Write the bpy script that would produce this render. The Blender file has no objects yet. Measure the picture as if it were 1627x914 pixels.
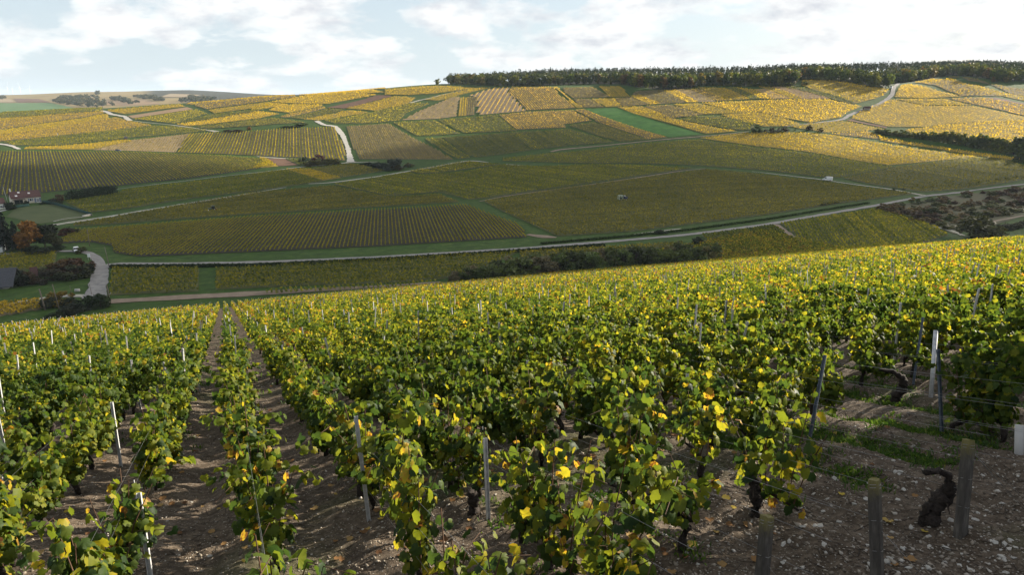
import bpy, bmesh, math, random
import numpy as np
from mathutils import Vector, Matrix

S = bpy.context.scene
C = S.collection
random.seed(7)
RNG = np.random.default_rng(11)

# ------------------------------------------------------------------ camera, sky, sun, exposure
W, H_, F = 1627.0, 914.0, 1085.0
HORIZON = 160.0
TH = math.atan((457.0 - HORIZON) / F)
CT, ST = math.cos(TH), math.sin(TH)
CZ = 60.0                                     # camera height in the world
cam_d = bpy.data.cameras.new('camera')
cam_d.sensor_width = 36.0
cam_d.lens = 36.0 * F / W
cam_d.clip_start = 0.1
cam_d.clip_end = 60000
cam = bpy.data.objects.new('camera', cam_d)
C.objects.link(cam)
cam.location = (0, 0, CZ)
cam.rotation_euler = (math.pi / 2 - TH, 0, 0)
S.camera = cam

SUN_EL, SUN_AZ = math.radians(18), math.radians(57)   # azimuth clockwise from the viewing direction (+Y)
L = Vector((math.sin(SUN_AZ) * math.cos(SUN_EL), math.cos(SUN_AZ) * math.cos(SUN_EL), math.sin(SUN_EL)))
sun_d = bpy.data.lights.new('sun', 'SUN')
sun_d.energy = 5.0
sun_d.angle = math.radians(0.53)
sun_d.color = (1.0, 0.90, 0.74)
sun = bpy.data.objects.new('sun', sun_d)
C.objects.link(sun)
sun.rotation_euler = (-L).to_track_quat('-Z', 'Y').to_euler()

S.view_settings.view_transform = 'Standard'
S.view_settings.look = 'None'
S.view_settings.exposure = 1.5
S.view_settings.gamma = 1.0
S.render.engine = 'CYCLES'
S.cycles.max_bounces = 6
S.cycles.diffuse_bounces = 3
S.cycles.transmission_bounces = 4
S.cycles.volume_bounces = 0
S.cycles.transparent_max_bounces = 8
S.cycles.use_denoising = True

wd = bpy.data.worlds.new('World')
S.world = wd
wd.use_nodes = True
nt = wd.node_tree
nt.nodes.clear()


def N(nt, typ, **kw):
    n = nt.nodes.new(typ)
    for k, v in kw.items():
        if k.startswith('i_'):
            n.inputs[k[2:].replace('_', ' ')].default_value = v
        elif k.startswith('n_'):
            n.inputs[int(k[2:])].default_value = v
        else:
            setattr(n, k, v)
    return n


def ramp(nt, stops, interp='LINEAR'):
    r = nt.nodes.new('ShaderNodeValToRGB')
    r.color_ramp.interpolation = interp
    el = r.color_ramp.elements
    while len(el) > 1:
        el.remove(el[-1])
    el[0].position = stops[0][0]
    el[0].color = (*stops[0][1], 1)
    for p, c in stops[1:]:
        e = el.new(p)
        e.color = (*c, 1)
    return r


def g(v):
    return (v, v, v)


def build_world():
    k = nt.links.new
    sky = N(nt, 'ShaderNodeTexSky', sky_type='NISHITA', sun_disc=False, sun_elevation=SUN_EL, sun_rotation=SUN_AZ,
            altitude=200, air_density=1.0, dust_density=2.0, ozone_density=1.5)
    tc = N(nt, 'ShaderNodeTexCoord')
    sep = N(nt, 'ShaderNodeSeparateXYZ')
    k(tc.outputs['Generated'], sep.inputs[0])
    mx = N(nt, 'ShaderNodeMath', operation='MAXIMUM', n_1=0.0)
    k(sep.outputs[2], mx.inputs[0])
    ad = N(nt, 'ShaderNodeMath', operation='ADD', n_1=0.34)
    k(mx.outputs[0], ad.inputs[0])
    dx = N(nt, 'ShaderNodeMath', operation='DIVIDE')
    dy = N(nt, 'ShaderNodeMath', operation='DIVIDE')
    k(sep.outputs[0], dx.inputs[0]); k(ad.outputs[0], dx.inputs[1])
    k(sep.outputs[1], dy.inputs[0]); k(ad.outputs[0], dy.inputs[1])
    cmb = N(nt, 'ShaderNodeCombineXYZ', n_2=3.7)
    k(dx.outputs[0], cmb.inputs[0]); k(dy.outputs[0], cmb.inputs[1])
    n1 = N(nt, 'ShaderNodeTexNoise', i_Scale=3.7, i_Detail=10.0, i_Roughness=0.53, i_Distortion=0.1)
    k(cmb.outputs[0], n1.inputs['Vector'])
    cov = ramp(nt, [(0.45, g(0)), (0.50, g(0.55)), (0.58, g(1))])
    k(n1.outputs['Fac'], cov.inputs[0])
    n2 = N(nt, 'ShaderNodeTexNoise', i_Scale=6.5, i_Detail=8.0, i_Roughness=0.6)
    k(cmb.outputs[0], n2.inputs['Vector'])
    shade = ramp(nt, [(0.32, (4.9, 5.1, 5.5)), (0.58, (8.0, 8.0, 7.9))])
    k(n2.outputs['Fac'], shade.inputs[0])
    # a veil of thin cloud near the horizon
    veil = ramp(nt, [(0.0, g(0.8)), (0.13, g(0.62)), (0.45, g(0.08))])
    k(mx.outputs[0], veil.inputs[0])
    mv = N(nt, 'ShaderNodeMix', data_type='RGBA')
    k(veil.outputs[0], mv.inputs[0]); k(sky.outputs[0], mv.inputs[6])
    mv.inputs[7].default_value = (5.7, 6.6, 7.3, 1)
    mc = N(nt, 'ShaderNodeMix', data_type='RGBA')
    k(cov.outputs[0], mc.inputs[0]); k(mv.outputs[2], mc.inputs[6]); k(shade.outputs[0], mc.inputs[7])
    bg = N(nt, 'ShaderNodeBackground', i_Strength=0.05)
    k(mc.outputs[2], bg.inputs['Color'])
    out = N(nt, 'ShaderNodeOutputWorld')
    k(bg.outputs[0], out.inputs['Surface'])


build_world()

# ------------------------------------------------------------------ projection and terrain functions


def ray(u, v):
    u = np.asarray(u, float); v = np.asarray(v, float)
    dx = u - 813.5
    dy = 457.0 - v
    return dx, F * CT + dy * ST, dy * CT - F * ST


def plane_from(p1, p2):
    a = np.array([ray(*p1)[:2], ray(*p2)[:2]])
    b = np.array([ray(*p1)[2], ray(*p2)[2]])
    return np.linalg.solve(a, b)


HC = 2.86                                       # camera height above the vineyard slope
PA, PB = plane_from((355, 466), (1627, 364))
rv = ray(355, 466)
RD = np.array([rv[0], rv[1]]) / math.hypot(rv[0], rv[1])     # row direction on the map, downhill
QD = np.array([RD[1], -RD[0]])                               # across the rows, to the right


def lat_noise(x, y, seed):
    xi = np.floor(x).astype(np.int64); yi = np.floor(y).astype(np.int64)
    fx = x - xi; fy = y - yi
    fx = fx * fx * (3 - 2 * fx); fy = fy * fy * (3 - 2 * fy)

    def h(a, b):
        n = (a * 374761393 + b * 668265263 + seed * 974634777) & 0x7fffffff
        n = ((n ^ (n >> 13)) * 1274126177) & 0x7fffffff
        n = n ^ (n >> 16)
        return (n & 0xffff) / 65535.0
    return (h(xi, yi) * (1 - fx) * (1 - fy) + h(xi + 1, yi) * fx * (1 - fy) + h(xi, yi + 1) * (1 - fx) * fy + h(xi + 1, yi + 1) * fx * fy)


def fbm(x, y, sc, seed, octv=4):
    r = 0; a = 0.5; t = 0
    for o in range(octv):
        r = r + a * lat_noise(x * sc * 2 ** o + 17.3 * o, y * sc * 2 ** o - 5.1 * o, seed + o)
        t += a; a *= 0.5
    return r / t - 0.5


def zrel(Y, v):
    _, yy, zz = ray(813.5, v)
    return Y * zz / yy


_V0 = [(0, None), (150, None)]
COLS = [
    (-260, [(230, 401), (330, 330), (480, 272), (560, 252), (720, 220), (900, 198), (1150, 190), (1600, 190), (3200, 160), (6000, 156), (12000, 154)]),
    (0, [(229, 400), (330, 322), (480, 262), (560, 240), (720, 205), (900, 178), (1100, 184), (1700, 178), (3200, 151), (3600, 151.5), (6000, 153), (12000, 150)]),
    (150, [(229, 400), (330, 330), (480, 268), (560, 242), (720, 201), (900, 171.5), (1100, 177), (1700, 176), (3200, 145.5), (3600, 146.5), (6000, 151), (12000, 151)]),
    (300, [(229, 400), (350, 320), (480, 270), (560, 246), (720, 196), (900, 163), (1100, 168), (1700, 172), (3500, 142.5), (4200, 144), (6000, 150), (12000, 152)]),
    (440, [(229, 400), (350, 320), (480, 272), (560, 250), (665, 204), (900, 152), (1100, 158), (1700, 164), (3500, 150), (4200, 152), (6000, 155), (12000, 154)]),
    (700, [(229, 400), (350, 320), (495, 265), (560, 248), (650, 214), (720, 188), (880, 136.5), (1000, 133), (1300, 137), (3500, 148), (12000, 154)]),
    (900, [(229, 400), (350, 320), (490, 266), (560, 244), (660, 207), (735, 176), (840, 138), (1050, 124), (1400, 128), (3500, 145), (12000, 154)]),
    (1100, [(229, 400), (350, 320), (480, 266), (560, 234), (610, 216), (705, 172), (820, 139), (1080, 121), (1400, 125), (3500, 142), (12000, 154)]),
    (1300, [(229, 400), (350, 320), (430, 288), (500, 254), (560, 224), (600, 206), (690, 168), (790, 128), (1080, 116), (1400, 120), (3500, 140), (12000, 154)]),
    (1420, [(229, 400), (350, 321), (430, 290), (500, 259), (560, 231), (605, 207), (690, 167), (760, 139), (1080, 114), (1400, 117), (3500, 140), (12000, 154)]),
    (1550, [(229, 400), (350, 320), (400, 302), (480, 265), (545, 238), (605, 204), (700, 158), (800, 122), (1080, 111), (1400, 114), (3500, 140), (12000, 154)]),
    (1660, [(229, 400), (340, 322), (410, 290), (480, 262), (545, 240), (605, 206), (700, 165), (810, 128), (1080, 113), (1400, 116), (3500, 140), (12000, 154)]),
    (1900, [(229, 398), (340, 318), (410, 286), (480, 258), (545, 236), (605, 200), (700, 160), (810, 126), (1080, 113), (1400, 116), (3500, 140), (12000, 154)]),
]
YS = np.concatenate([np.arange(0, 1200, 8.0), np.geomspace(1200, 14000, 60)])
AZ = np.array([(u - 813.5) / 1125.0 for u, _ in COLS])
TAB = []
for u, pts in COLS:
    ys = [-1e4, 120, 175] + [p[0] for p in pts]
    zs = [-50, -50, -50] + [float(zrel(*p)) for p in pts]
    z = np.interp(YS, ys, zs)
    kz = np.exp(-0.5 * (np.arange(-4, 5) / 1.9) ** 2); kz /= kz.sum()
    n_lin = 150
    zl = np.convolve(np.pad(z[:n_lin], 4, mode='edge'), kz, mode='valid')
    z[:n_lin - 6] = zl[:n_lin - 6]
    TAB.append(z)
TAB = np.array(TAB)


def h_far(x, y):
    x = np.asarray(x, float); y = np.asarray(y, float)
    ys = np.maximum(y, 60.0)
    a = np.clip(x / ys, AZ[0], AZ[-1])
    i = np.clip(np.searchsorted(AZ, a) - 1, 0, len(AZ) - 2)
    t = (a - AZ[i]) / (AZ[i + 1] - AZ[i])
    t = t * t * (3 - 2 * t) * 0.5 + t * 0.5
    j = np.clip(np.searchsorted(YS, ys) - 1, 0, len(YS) - 2)
    s = np.clip((ys - YS[j]) / (YS[j + 1] - YS[j]), 0, 1)
    z = (TAB[i, j] * (1 - s) + TAB[i, j + 1] * s) * (1 - t) + (TAB[i + 1, j] * (1 - s) + TAB[i + 1, j + 1] * s) * t
    return z + CZ


def sq(x, y):
    return x * RD[0] + y * RD[1], x * QD[0] + y * QD[1]


def xy(s, q):
    return s * RD[0] + q * QD[0], s * RD[1] + q * QD[1]


def s_end(q):                                   # where the near slope's vineyard ends downhill
    return np.interp(q, [-90, -66, -40, -15, 10, 60, 120, 220], [24, 60, 98, 122, 140, 165, 185, 210])


def h_near(x, y):
    x = np.asarray(x, float); y = np.asarray(y, float)
    yy = np.maximum(y, -60.0)
    s, q = sq(x, y)
    z = CZ - HC + PA * np.clip(x, -300, 260) + PB * np.minimum(yy, 600)
    d = np.maximum(s - s_end(q), 0)
    z = z - 0.0035 * np.minimum(d, 120) ** 2
    d2 = np.maximum(-72 - q, 0)
    return z - 0.006 * np.minimum(d2, 80) ** 2


def h_smooth(x, y):
    a = h_far(x, y); b = h_near(x, y)
    k = 2.0
    h = np.clip(0.5 + 0.5 * (b - a) / k, 0, 1)
    return a * (1 - h) + b * h + k * h * (1 - h)


Q0 = 0.444 * HC
SP = 0.42 * HC


def h_all(x, y):
    """terrain with the clods and ridges of the worked soil near the camera"""
    z = h_smooth(x, y)
    d = np.hypot(x, y)
    m = np.clip(1 - (d - 28) / 25, 0, 1)
    if np.any(m > 0):
        s, q = sq(x, y)
        ph = (q - Q0) / SP
        ridge = 0.05 * np.cos(ph * 2 * math.pi)
        rel = 0.13 * fbm(x, y, 1.3, 3, 3) + 0.07 * fbm(x, y, 6.0, 9, 3)
        z = z + m * (ridge + rel)
    return z


def unproject(u, v, fn=h_far):
    u = np.atleast_1d(np.asarray(u, float)); v = np.atleast_1d(np.asarray(v, float))
    dx, dy, dz = ray(u, v)
    n = np.sqrt(dx * dx + dy * dy + dz * dz)
    dx, dy, dz = dx / n, dy / n, dz / n
    ts = np.geomspace(2.0, 12000, 700)
    lo = np.full(u.shape, 2.0); hi = np.full(u.shape, 12000.0)
    done = np.zeros(u.shape, bool)
    for a, b in zip(ts[:-1], ts[1:]):
        below = (CZ + dz * b) < fn(dx * b, dy * b)
        new = below & ~done
        lo[new] = a; hi[new] = b
        done |= new
    for _ in range(30):
        mid = 0.5 * (lo + hi)
        below = (CZ + dz * mid) < fn(dx * mid, dy * mid)
        hi = np.where(below, mid, hi); lo = np.where(below, lo, mid)
    t = 0.5 * (lo + hi)
    t = np.where(done, t, 1000.0)
    return np.stack([dx * t, dy * t, CZ + dz * t], -1)


def h_beyond(x, y):
    return np.where(np.asarray(y) < 1300, -1e4, h_far(x, y))


def at(u, v, fn=h_far):
    p = unproject(u, v, fn)[0]
    return Vector((p[0], p[1], p[2]))


def poly_world(pts, fn=h_far):
    p = np.array(pts, float)
    return unproject(p[:, 0], p[:, 1], fn)[:, :2]


# ------------------------------------------------------------------ materials


def new_mat(name):
    m = bpy.data.materials.new(name)
    m.use_nodes = True
    m.node_tree.nodes.clear()
    return m


def plain(name, col, rough=0.7, metal=0.0, var=0.15, scale=3.0, bump=0.0, spec=0.3):
    m = new_mat(name); t = m.node_tree; k = t.links.new
    tc = N(t, 'ShaderNodeTexCoord')
    no = N(t, 'ShaderNodeTexNoise', i_Scale=scale, i_Detail=6.0, i_Roughness=0.6)
    k(tc.outputs['Object'], no.inputs['Vector'])
    r = ramp(t, [(0.3, tuple(c * (1 - var) for c in col)), (0.7, tuple(min(1, c * (1 + var)) for c in col))])
    k(no.outputs['Fac'], r.inputs[0])
    b = N(t, 'ShaderNodeBsdfPrincipled', i_Roughness=rough, i_Metallic=metal)
    b.inputs['Specular IOR Level'].default_value = spec
    k(r.outputs[0], b.inputs['Base Color'])
    if bump:
        bp = N(t, 'ShaderNodeBump', i_Strength=bump, i_Distance=0.02)
        k(no.outputs['Fac'], bp.inputs['Height']); k(bp.outputs[0], b.inputs['Normal'])
    o = N(t, 'ShaderNodeOutputMaterial')
    k(b.outputs[0], o.inputs['Surface'])
    return m


def leaf_mat(name, stops, source='attr', trans=0.45, gloss=0.35, rough=0.5, big=0.0, big_scale=0.05, objcol=False, tboost=1.25, fine=0.0, fine_scale=8.0):
    """leaf cards: diffuse + light passing through; colour picked from a ramp by a per-leaf random value"""
    m = new_mat(name); t = m.node_tree; k = t.links.new
    if source == 'attr':
        a = N(t, 'ShaderNodeAttribute', attribute_name='tint')
        val = a.outputs['Fac']
    else:
        a = N(t, 'ShaderNodeObjectInfo')
        val = a.outputs['Random']
    if big:
        ge = N(t, 'ShaderNodeNewGeometry')
        no = N(t, 'ShaderNodeTexNoise', i_Scale=big_scale, i_Detail=3.0, i_Roughness=0.6)
        k(ge.outputs['Position'], no.inputs['Vector'])
        sub = N(t, 'ShaderNodeMath', operation='MULTIPLY_ADD', n_1=big, n_2=-0.5 * big)
        k(no.outputs['Fac'], sub.inputs[0])
        ad = N(t, 'ShaderNodeMath', operation='ADD')
        k(val, ad.inputs[0]); k(sub.outputs[0], ad.inputs[1])
        val = ad.outputs[0]
    if fine:                                  # blotches within a leaf: yellowing edges and spots
        tc = N(t, 'ShaderNodeTexCoord')
        nf = N(t, 'ShaderNodeTexNoise', i_Scale=fine_scale, i_Detail=3.0)
        k(tc.outputs['Object'], nf.inputs['Vector'])
        s2 = N(t, 'ShaderNodeMath', operation='MULTIPLY_ADD', n_1=fine, n_2=-0.5 * fine)
        k(nf.outputs['Fac'], s2.inputs[0])
        a2 = N(t, 'ShaderNodeMath', operation='ADD')
        k(val, a2.inputs[0]); k(s2.outputs[0], a2.inputs[1])
        val = a2.outputs[0]
    r = ramp(t, stops)
    k(val, r.inputs[0])
    col = r.outputs[0]
    if objcol:
        oi = N(t, 'ShaderNodeObjectInfo')
        mu = N(t, 'ShaderNodeMix', data_type='RGBA', blend_type='MULTIPLY')
        mu.inputs[0].default_value = 1.0
        k(col, mu.inputs[6]); k(oi.outputs['Color'], mu.inputs[7])
        col = mu.outputs[2]
    b = N(t, 'ShaderNodeBsdfPrincipled', i_Roughness=rough)
    b.inputs['Specular IOR Level'].default_value = gloss
    k(col, b.inputs['Base Color'])
    gm = N(t, 'ShaderNodeMix', data_type='RGBA', blend_type='MULTIPLY')
    gm.inputs[0].default_value = 1.0
    gm.inputs[7].default_value = (tboost * 1.05, tboost, tboost * 0.55, 1)
    k(col, gm.inputs[6])
    tr = N(t, 'ShaderNodeBsdfTranslucent')
    k(gm.outputs[2], tr.inputs['Color'])
    mx = N(t, 'ShaderNodeMixShader'); mx.inputs[0].default_value = trans
    k(b.outputs[0], mx.inputs[1]); k(tr.outputs[0], mx.inputs[2])
    o = N(t, 'ShaderNodeOutputMaterial')
    k(mx.outputs[0], o.inputs['Surface'])
    return m


VINE_STOPS = [(0.0, (0.018, 0.040, 0.014)), (0.28, (0.043, 0.076, 0.016)), (0.52, (0.098, 0.132, 0.018)), (0.70, (0.21, 0.215, 0.021)),
              (0.85, (0.36, 0.31, 0.028)), (0.92, (0.45, 0.30, 0.035)), (0.97, (0.28, 0.12, 0.03)), (1.0, (0.12, 0.055, 0.025))]
OBJ_STOPS = [(0.0, (0.022, 0.046, 0.018)), (0.28, (0.048, 0.082, 0.018)), (0.56, (0.105, 0.140, 0.019)), (0.82, (0.17, 0.19, 0.020)), (0.94, (0.34, 0.29, 0.028)), (0.97, (0.42, 0.27, 0.035)), (1.0, (0.16, 0.07, 0.025))]
M_LEAF_OBJ = leaf_mat('vine_leaf', OBJ_STOPS, 'obj', trans=0.52, gloss=0.18, rough=0.55, tboost=1.35, fine=0.26, fine_scale=2.2)
M_LEAF = leaf_mat('vine_leaf_mass', VINE_STOPS, 'attr', trans=0.55, gloss=0.14, rough=0.55, big=0.75, big_scale=0.16, tboost=1.38, fine=0.30, fine_scale=14.0)
M_LEAF_FAR = leaf_mat('vine_leaf_distant', VINE_STOPS, 'attr', trans=0.52, gloss=0.08, rough=0.6, big=0.75, big_scale=0.07, tboost=1.4)
TREE_STOPS = [(0.0, (0.5, 0.5, 0.5)), (0.5, (1.0, 1.0, 1.0)), (1.0, (1.7, 1.6, 1.35))]
M_TREE = leaf_mat('tree_leaf', TREE_STOPS, 'attr', trans=0.30, gloss=0.2, rough=0.6, objcol=True, tboost=1.1)
M_BARK = plain('bark', (0.055, 0.042, 0.032), 0.9, scale=14, var=0.45, bump=0.8)
M_VINEWOOD = plain('vine_wood', (0.030, 0.023, 0.019), 0.92, scale=40, var=0.5, bump=1.0)
M_CANE = plain('vine_cane', (0.075, 0.040, 0.022), 0.8, scale=30, var=0.4)
M_GALV = plain('galvanised_steel', (0.48, 0.48, 0.485), 0.5, metal=0.3, scale=16, var=0.25)
M_DARKPOST = plain('painted_steel', (0.10, 0.12, 0.15), 0.5, metal=0.4, scale=16, var=0.25)
M_WIRE = plain('steel_wire', (0.26, 0.26, 0.255), 0.4, metal=0.85, scale=20)
M_STONE = plain('limestone', (0.40, 0.38, 0.34), 0.9, scale=9, var=0.28, bump=0.5)
M_RENDER = plain('wall_render', (0.58, 0.53, 0.44), 0.9, scale=1.3, var=0.10)
M_WHITE_RENDER = plain('white_render', (0.68, 0.68, 0.66), 0.9, scale=1.3, var=0.08)
M_TILE = plain('clay_tile', (0.085, 0.042, 0.038), 0.85, scale=2.5, var=0.3)
M_SLATE = plain('slate', (0.060, 0.062, 0.072), 0.7, scale=2.5, var=0.25)
M_GLASS = plain('window_glass', (0.02, 0.025, 0.03), 0.08, spec=0.8, var=0.05)
M_SHUTTER = plain('painted_wood', (0.16, 0.20, 0.26), 0.6, var=0.1)
M_WHITEPAINT = plain('white_paint', (0.80, 0.80, 0.79), 0.25, spec=0.6, var=0.03)
M_BLUEPAINT = plain('blue_paint', (0.03, 0.045, 0.14), 0.25, spec=0.6, var=0.05)
M_RUBBER = plain('rubber', (0.018, 0.018, 0.018), 0.85)
M_DARKMETAL = plain('dark_metal', (0.035, 0.038, 0.045), 0.5, metal=0.3)
M_GREENPAINT = plain('green_paint', (0.02, 0.06, 0.045), 0.4)
M_REDPAINT = plain('red_paint', (0.30, 0.03, 0.02), 0.4)
M_PALEMETAL = plain('pale_green_metal', (0.55, 0.62, 0.50), 0.4, metal=0.1)
M_POLE = plain('pole_wood', (0.15, 0.125, 0.10), 0.85, scale=8, var=0.3)
M_CONCRETE = plain('concrete', (0.40, 0.39, 0.37), 0.9, scale=2.0, var=0.15)
M_NET = plain('green_netting', (0.018, 0.06, 0.05), 0.8, scale=4)


def post_wood():
    m = new_mat('mossy_post_wood'); t = m.node_tree; k = t.links.new
    tc = N(t, 'ShaderNodeTexCoord')
    mp = N(t, 'ShaderNodeMapping'); mp.inputs['Scale'].default_value = (18, 18, 2.5)
    k(tc.outputs['Object'], mp.inputs['Vector'])
    no = N(t, 'ShaderNodeTexNoise', i_Scale=2.0, i_Detail=8.0, i_Roughness=0.65)
    k(mp.outputs[0], no.inputs['Vector'])
    wood = ramp(t, [(0.25, (0.022, 0.019, 0.016)), (0.5, (0.060, 0.053, 0.045)), (0.75, (0.13, 0.118, 0.10))])
    k(no.outputs['Fac'], wood.inputs[0])
    sp = N(t, 'ShaderNodeSeparateXYZ'); k(tc.outputs['Object'], sp.inputs[0])
    n2 = N(t, 'ShaderNodeTexNoise', i_Scale=22.0, i_Detail=5.0)
    k(tc.outputs['Object'], n2.inputs['Vector'])
    ma = N(t, 'ShaderNodeMath', operation='MULTIPLY_ADD', n_1=0.25)
    k(n2.outputs['Fac'], ma.inputs[0]); k(sp.outputs[2], ma.inputs[2])
    mr = ramp(t, [(0.0, g(0)), (1.0, g(1))])
    mp2 = N(t, 'ShaderNodeMapRange'); mp2.inputs[1].default_value = 0.93; mp2.inputs[2].default_value = 1.22
    k(ma.outputs[0], mp2.inputs[0])
    mix = N(t, 'ShaderNodeMix', data_type='RGBA')
    mix.inputs[7].default_value = (0.21, 0.18, 0.025, 1)
    mf = N(t, 'ShaderNodeMath', operation='MULTIPLY', n_1=0.75); k(mp2.outputs[0], mf.inputs[0])
    k(mf.outputs[0], mix.inputs[0]); k(wood.outputs[0], mix.inputs[6])
    b = N(t, 'ShaderNodeBsdfPrincipled', i_Roughness=0.9)
    k(mix.outputs[2], b.inputs['Base Color'])
    bp = N(t, 'ShaderNodeBump', i_Strength=0.8, i_Distance=0.01)
    k(no.outputs['Fac'], bp.inputs['Height']); k(bp.outputs[0], b.inputs['Normal'])
    o = N(t, 'ShaderNodeOutputMaterial'); k(b.outputs[0], o.inputs['Surface'])
    return m


M_POSTWOOD = post_wood()


def ground_mat():
    """soil on the worked slope, grass elsewhere; masks come with the sheet as attributes"""
    m = new_mat('ground_soil_and_grass'); t = m.node_tree; k = t.links.new
    ge = N(t, 'ShaderNodeNewGeometry')
    P = ge.outputs['Position']
    zo = N(t, 'ShaderNodeAttribute', attribute_name='zone')
    sep = N(t, 'ShaderNodeSeparateColor'); k(zo.outputs['Color'], sep.inputs[0])
    # soil
    n1 = N(t, 'ShaderNodeTexNoise', i_Scale=9.0, i_Detail=10.0, i_Roughness=0.72); k(P, n1.inputs['Vector'])
    n2 = N(t, 'ShaderNodeTexNoise', i_Scale=0.9, i_Detail=4.0); k(P, n2.inputs['Vector'])
    soil = ramp(t, [(0.28, (0.034, 0.025, 0.018)), (0.48, (0.090, 0.068, 0.048)), (0.62, (0.155, 0.120, 0.088)), (0.75, (0.30, 0.25, 0.19))])
    k(n1.outputs['Fac'], soil.inputs[0])
    vo = N(t, 'ShaderNodeTexVoronoi', i_Scale=26.0); k(P, vo.inputs['Vector'])
    peb = ramp(t, [(0.0, g(1)), (0.16, g(0.9)), (0.27, g(0))]); k(vo.outputs['Distance'], peb.inputs[0])
    pr = N(t, 'ShaderNodeSeparateColor'); k(vo.outputs['Color'], pr.inputs[0])
    pg = N(t, 'ShaderNodeMath', operation='GREATER_THAN', n_1=0.55); k(pr.outputs[0], pg.inputs[0])
    pm = N(t, 'ShaderNodeMath', operation='MULTIPLY'); k(peb.outputs[0], pm.inputs[0]); k(pg.outputs[0], pm.inputs[1])
    ms = N(t, 'ShaderNodeMix', data_type='RGBA'); ms.inputs[7].default_value = (0.40, 0.36, 0.30, 1)
    k(pm.outputs[0], ms.inputs[0]); k(soil.outputs[0], ms.inputs[6])
    # grass
    g1 = N(t, 'ShaderNodeTexNoise', i_Scale=0.35, i_Detail=8.0, i_Roughness=0.65); k(P, g1.inputs['Vector'])
    grass = ramp(t, [(0.3, (0.020, 0.042, 0.006)), (0.55, (0.036, 0.076, 0.009)), (0.75, (0.085, 0.105, 0.022))])
    k(g1.outputs['Fac'], grass.inputs[0])
    # far plateau stubble and worked land
    f1 = N(t, 'ShaderNodeTexNoise', i_Scale=0.008, i_Detail=5.0, i_Roughness=0.55); k(P, f1.inputs['Vector'])
    far = ramp(t, [(0.3, (0.17, 0.13, 0.05)), (0.5, (0.26, 0.19, 0.08)), (0.7, (0.20, 0.17, 0.07))])
    k(f1.outputs['Fac'], far.inputs[0])
    m1 = N(t, 'ShaderNodeMix', data_type='RGBA'); k(sep.outputs[0], m1.inputs[0]); k(grass.outputs[0], m1.inputs[6]); k(ms.outputs[2], m1.inputs[7])
    m2 = N(t, 'ShaderNodeMix', data_type='RGBA'); k(sep.outputs[1], m2.inputs[0]); k(m1.outputs[2], m2.inputs[6]); k(far.outputs[0], m2.inputs[7])
    w1 = N(t, 'ShaderNodeTexNoise', i_Scale=0.05, i_Detail=5.0, i_Roughness=0.7); k(P, w1.inputs['Vector'])
    wood = ramp(t, [(0.35, (0.020, 0.026, 0.016)), (0.6, (0.050, 0.046, 0.026)), (0.8, (0.075, 0.058, 0.026))]); k(w1.outputs['Fac'], wood.inputs[0])
    m3 = N(t, 'ShaderNodeMix', data_type='RGBA'); k(sep.outputs[2], m3.inputs[0]); k(m2.outputs[2], m3.inputs[6]); k(wood.outputs[0], m3.inputs[7])
    b = N(t, 'ShaderNodeBsdfPrincipled', i_Roughness=0.95)
    b.inputs['Specular IOR Level'].default_value = 0.15
    k(m3.outputs[2], b.inputs['Base Color'])
    hs = N(t, 'ShaderNodeMath', operation='ADD'); k(n1.outputs['Fac'], hs.inputs[0])
    hm = N(t, 'ShaderNodeMath', operation='MULTIPLY', n_1=0.35); k(pm.outputs[0], hm.inputs[0]); k(hm.outputs[0], hs.inputs[1])
    bp = N(t, 'ShaderNodeBump', i_Strength=1.0, i_Distance=0.05)
    k(hs.outputs[0], bp.inputs['Height']); k(bp.outputs[0], b.inputs['Normal'])
    o = N(t, 'ShaderNodeOutputMaterial'); k(b.outputs[0], o.inputs['Surface'])
    return m


def pos_mat(name, stops, scale, rough=0.95, detail=6.0, stretch=None):
    m = new_mat(name); t = m.node_tree; k = t.links.new
    ge = N(t, 'ShaderNodeNewGeometry')
    no = N(t, 'ShaderNodeTexNoise', i_Scale=scale, i_Detail=detail, i_Roughness=0.65)
    k(ge.outputs['Position'], no.inputs['Vector'])
    r = ramp(t, stops); k(no.outputs['Fac'], r.inputs[0])
    b = N(t, 'ShaderNodeBsdfPrincipled', i_Roughness=rough); b.inputs['Specular IOR Level'].default_value = 0.2
    k(r.outputs[0], b.inputs['Base Color'])
    o = N(t, 'ShaderNodeOutputMaterial'); k(b.outputs[0], o.inputs['Surface'])
    return m


M_GROUND = ground_mat()
M_ROAD = pos_mat('chalk_gravel', [(0.3, (0.36, 0.34, 0.30)), (0.7, (0.52, 0.49, 0.43))], 0.6)
M_ASPH = pos_mat('worn_asphalt', [(0.3, (0.15, 0.145, 0.14)), (0.5, (0.22, 0.21, 0.20)), (0.72, (0.29, 0.275, 0.25))], 0.5)
M_TRACKMID = pos_mat('grassy_track_middle', [(0.35, (0.30, 0.28, 0.23)), (0.5, (0.16, 0.17, 0.07)), (0.65, (0.08, 0.11, 0.03))], 0.35)
M_DIRT = pos_mat('bare_dirt', [(0.3, (0.16, 0.12, 0.085)), (0.7, (0.27, 0.21, 0.155))], 0.4)
M_FIELD = pos_mat('young_crop', [(0.3, (0.020, 0.085, 0.008)), (0.55, (0.034, 0.130, 0.012)), (0.7, (0.055, 0.150, 0.018))], 0.12)
M_FIELD_FAR = pos_mat('pale_crop', [(0.3, (0.065, 0.13, 0.045)), (0.7, (0.09, 0.17, 0.055))], 0.02)
M_PLOUGH = pos_mat('ploughed_earth', [(0.3, (0.10, 0.055, 0.034)), (0.7, (0.155, 0.085, 0.05))], 0.3)
M_PINKEARTH = pos_mat('pale_worked_earth', [(0.3, (0.23, 0.155, 0.085)), (0.7, (0.30, 0.20, 0.11))], 0.3)
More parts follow.
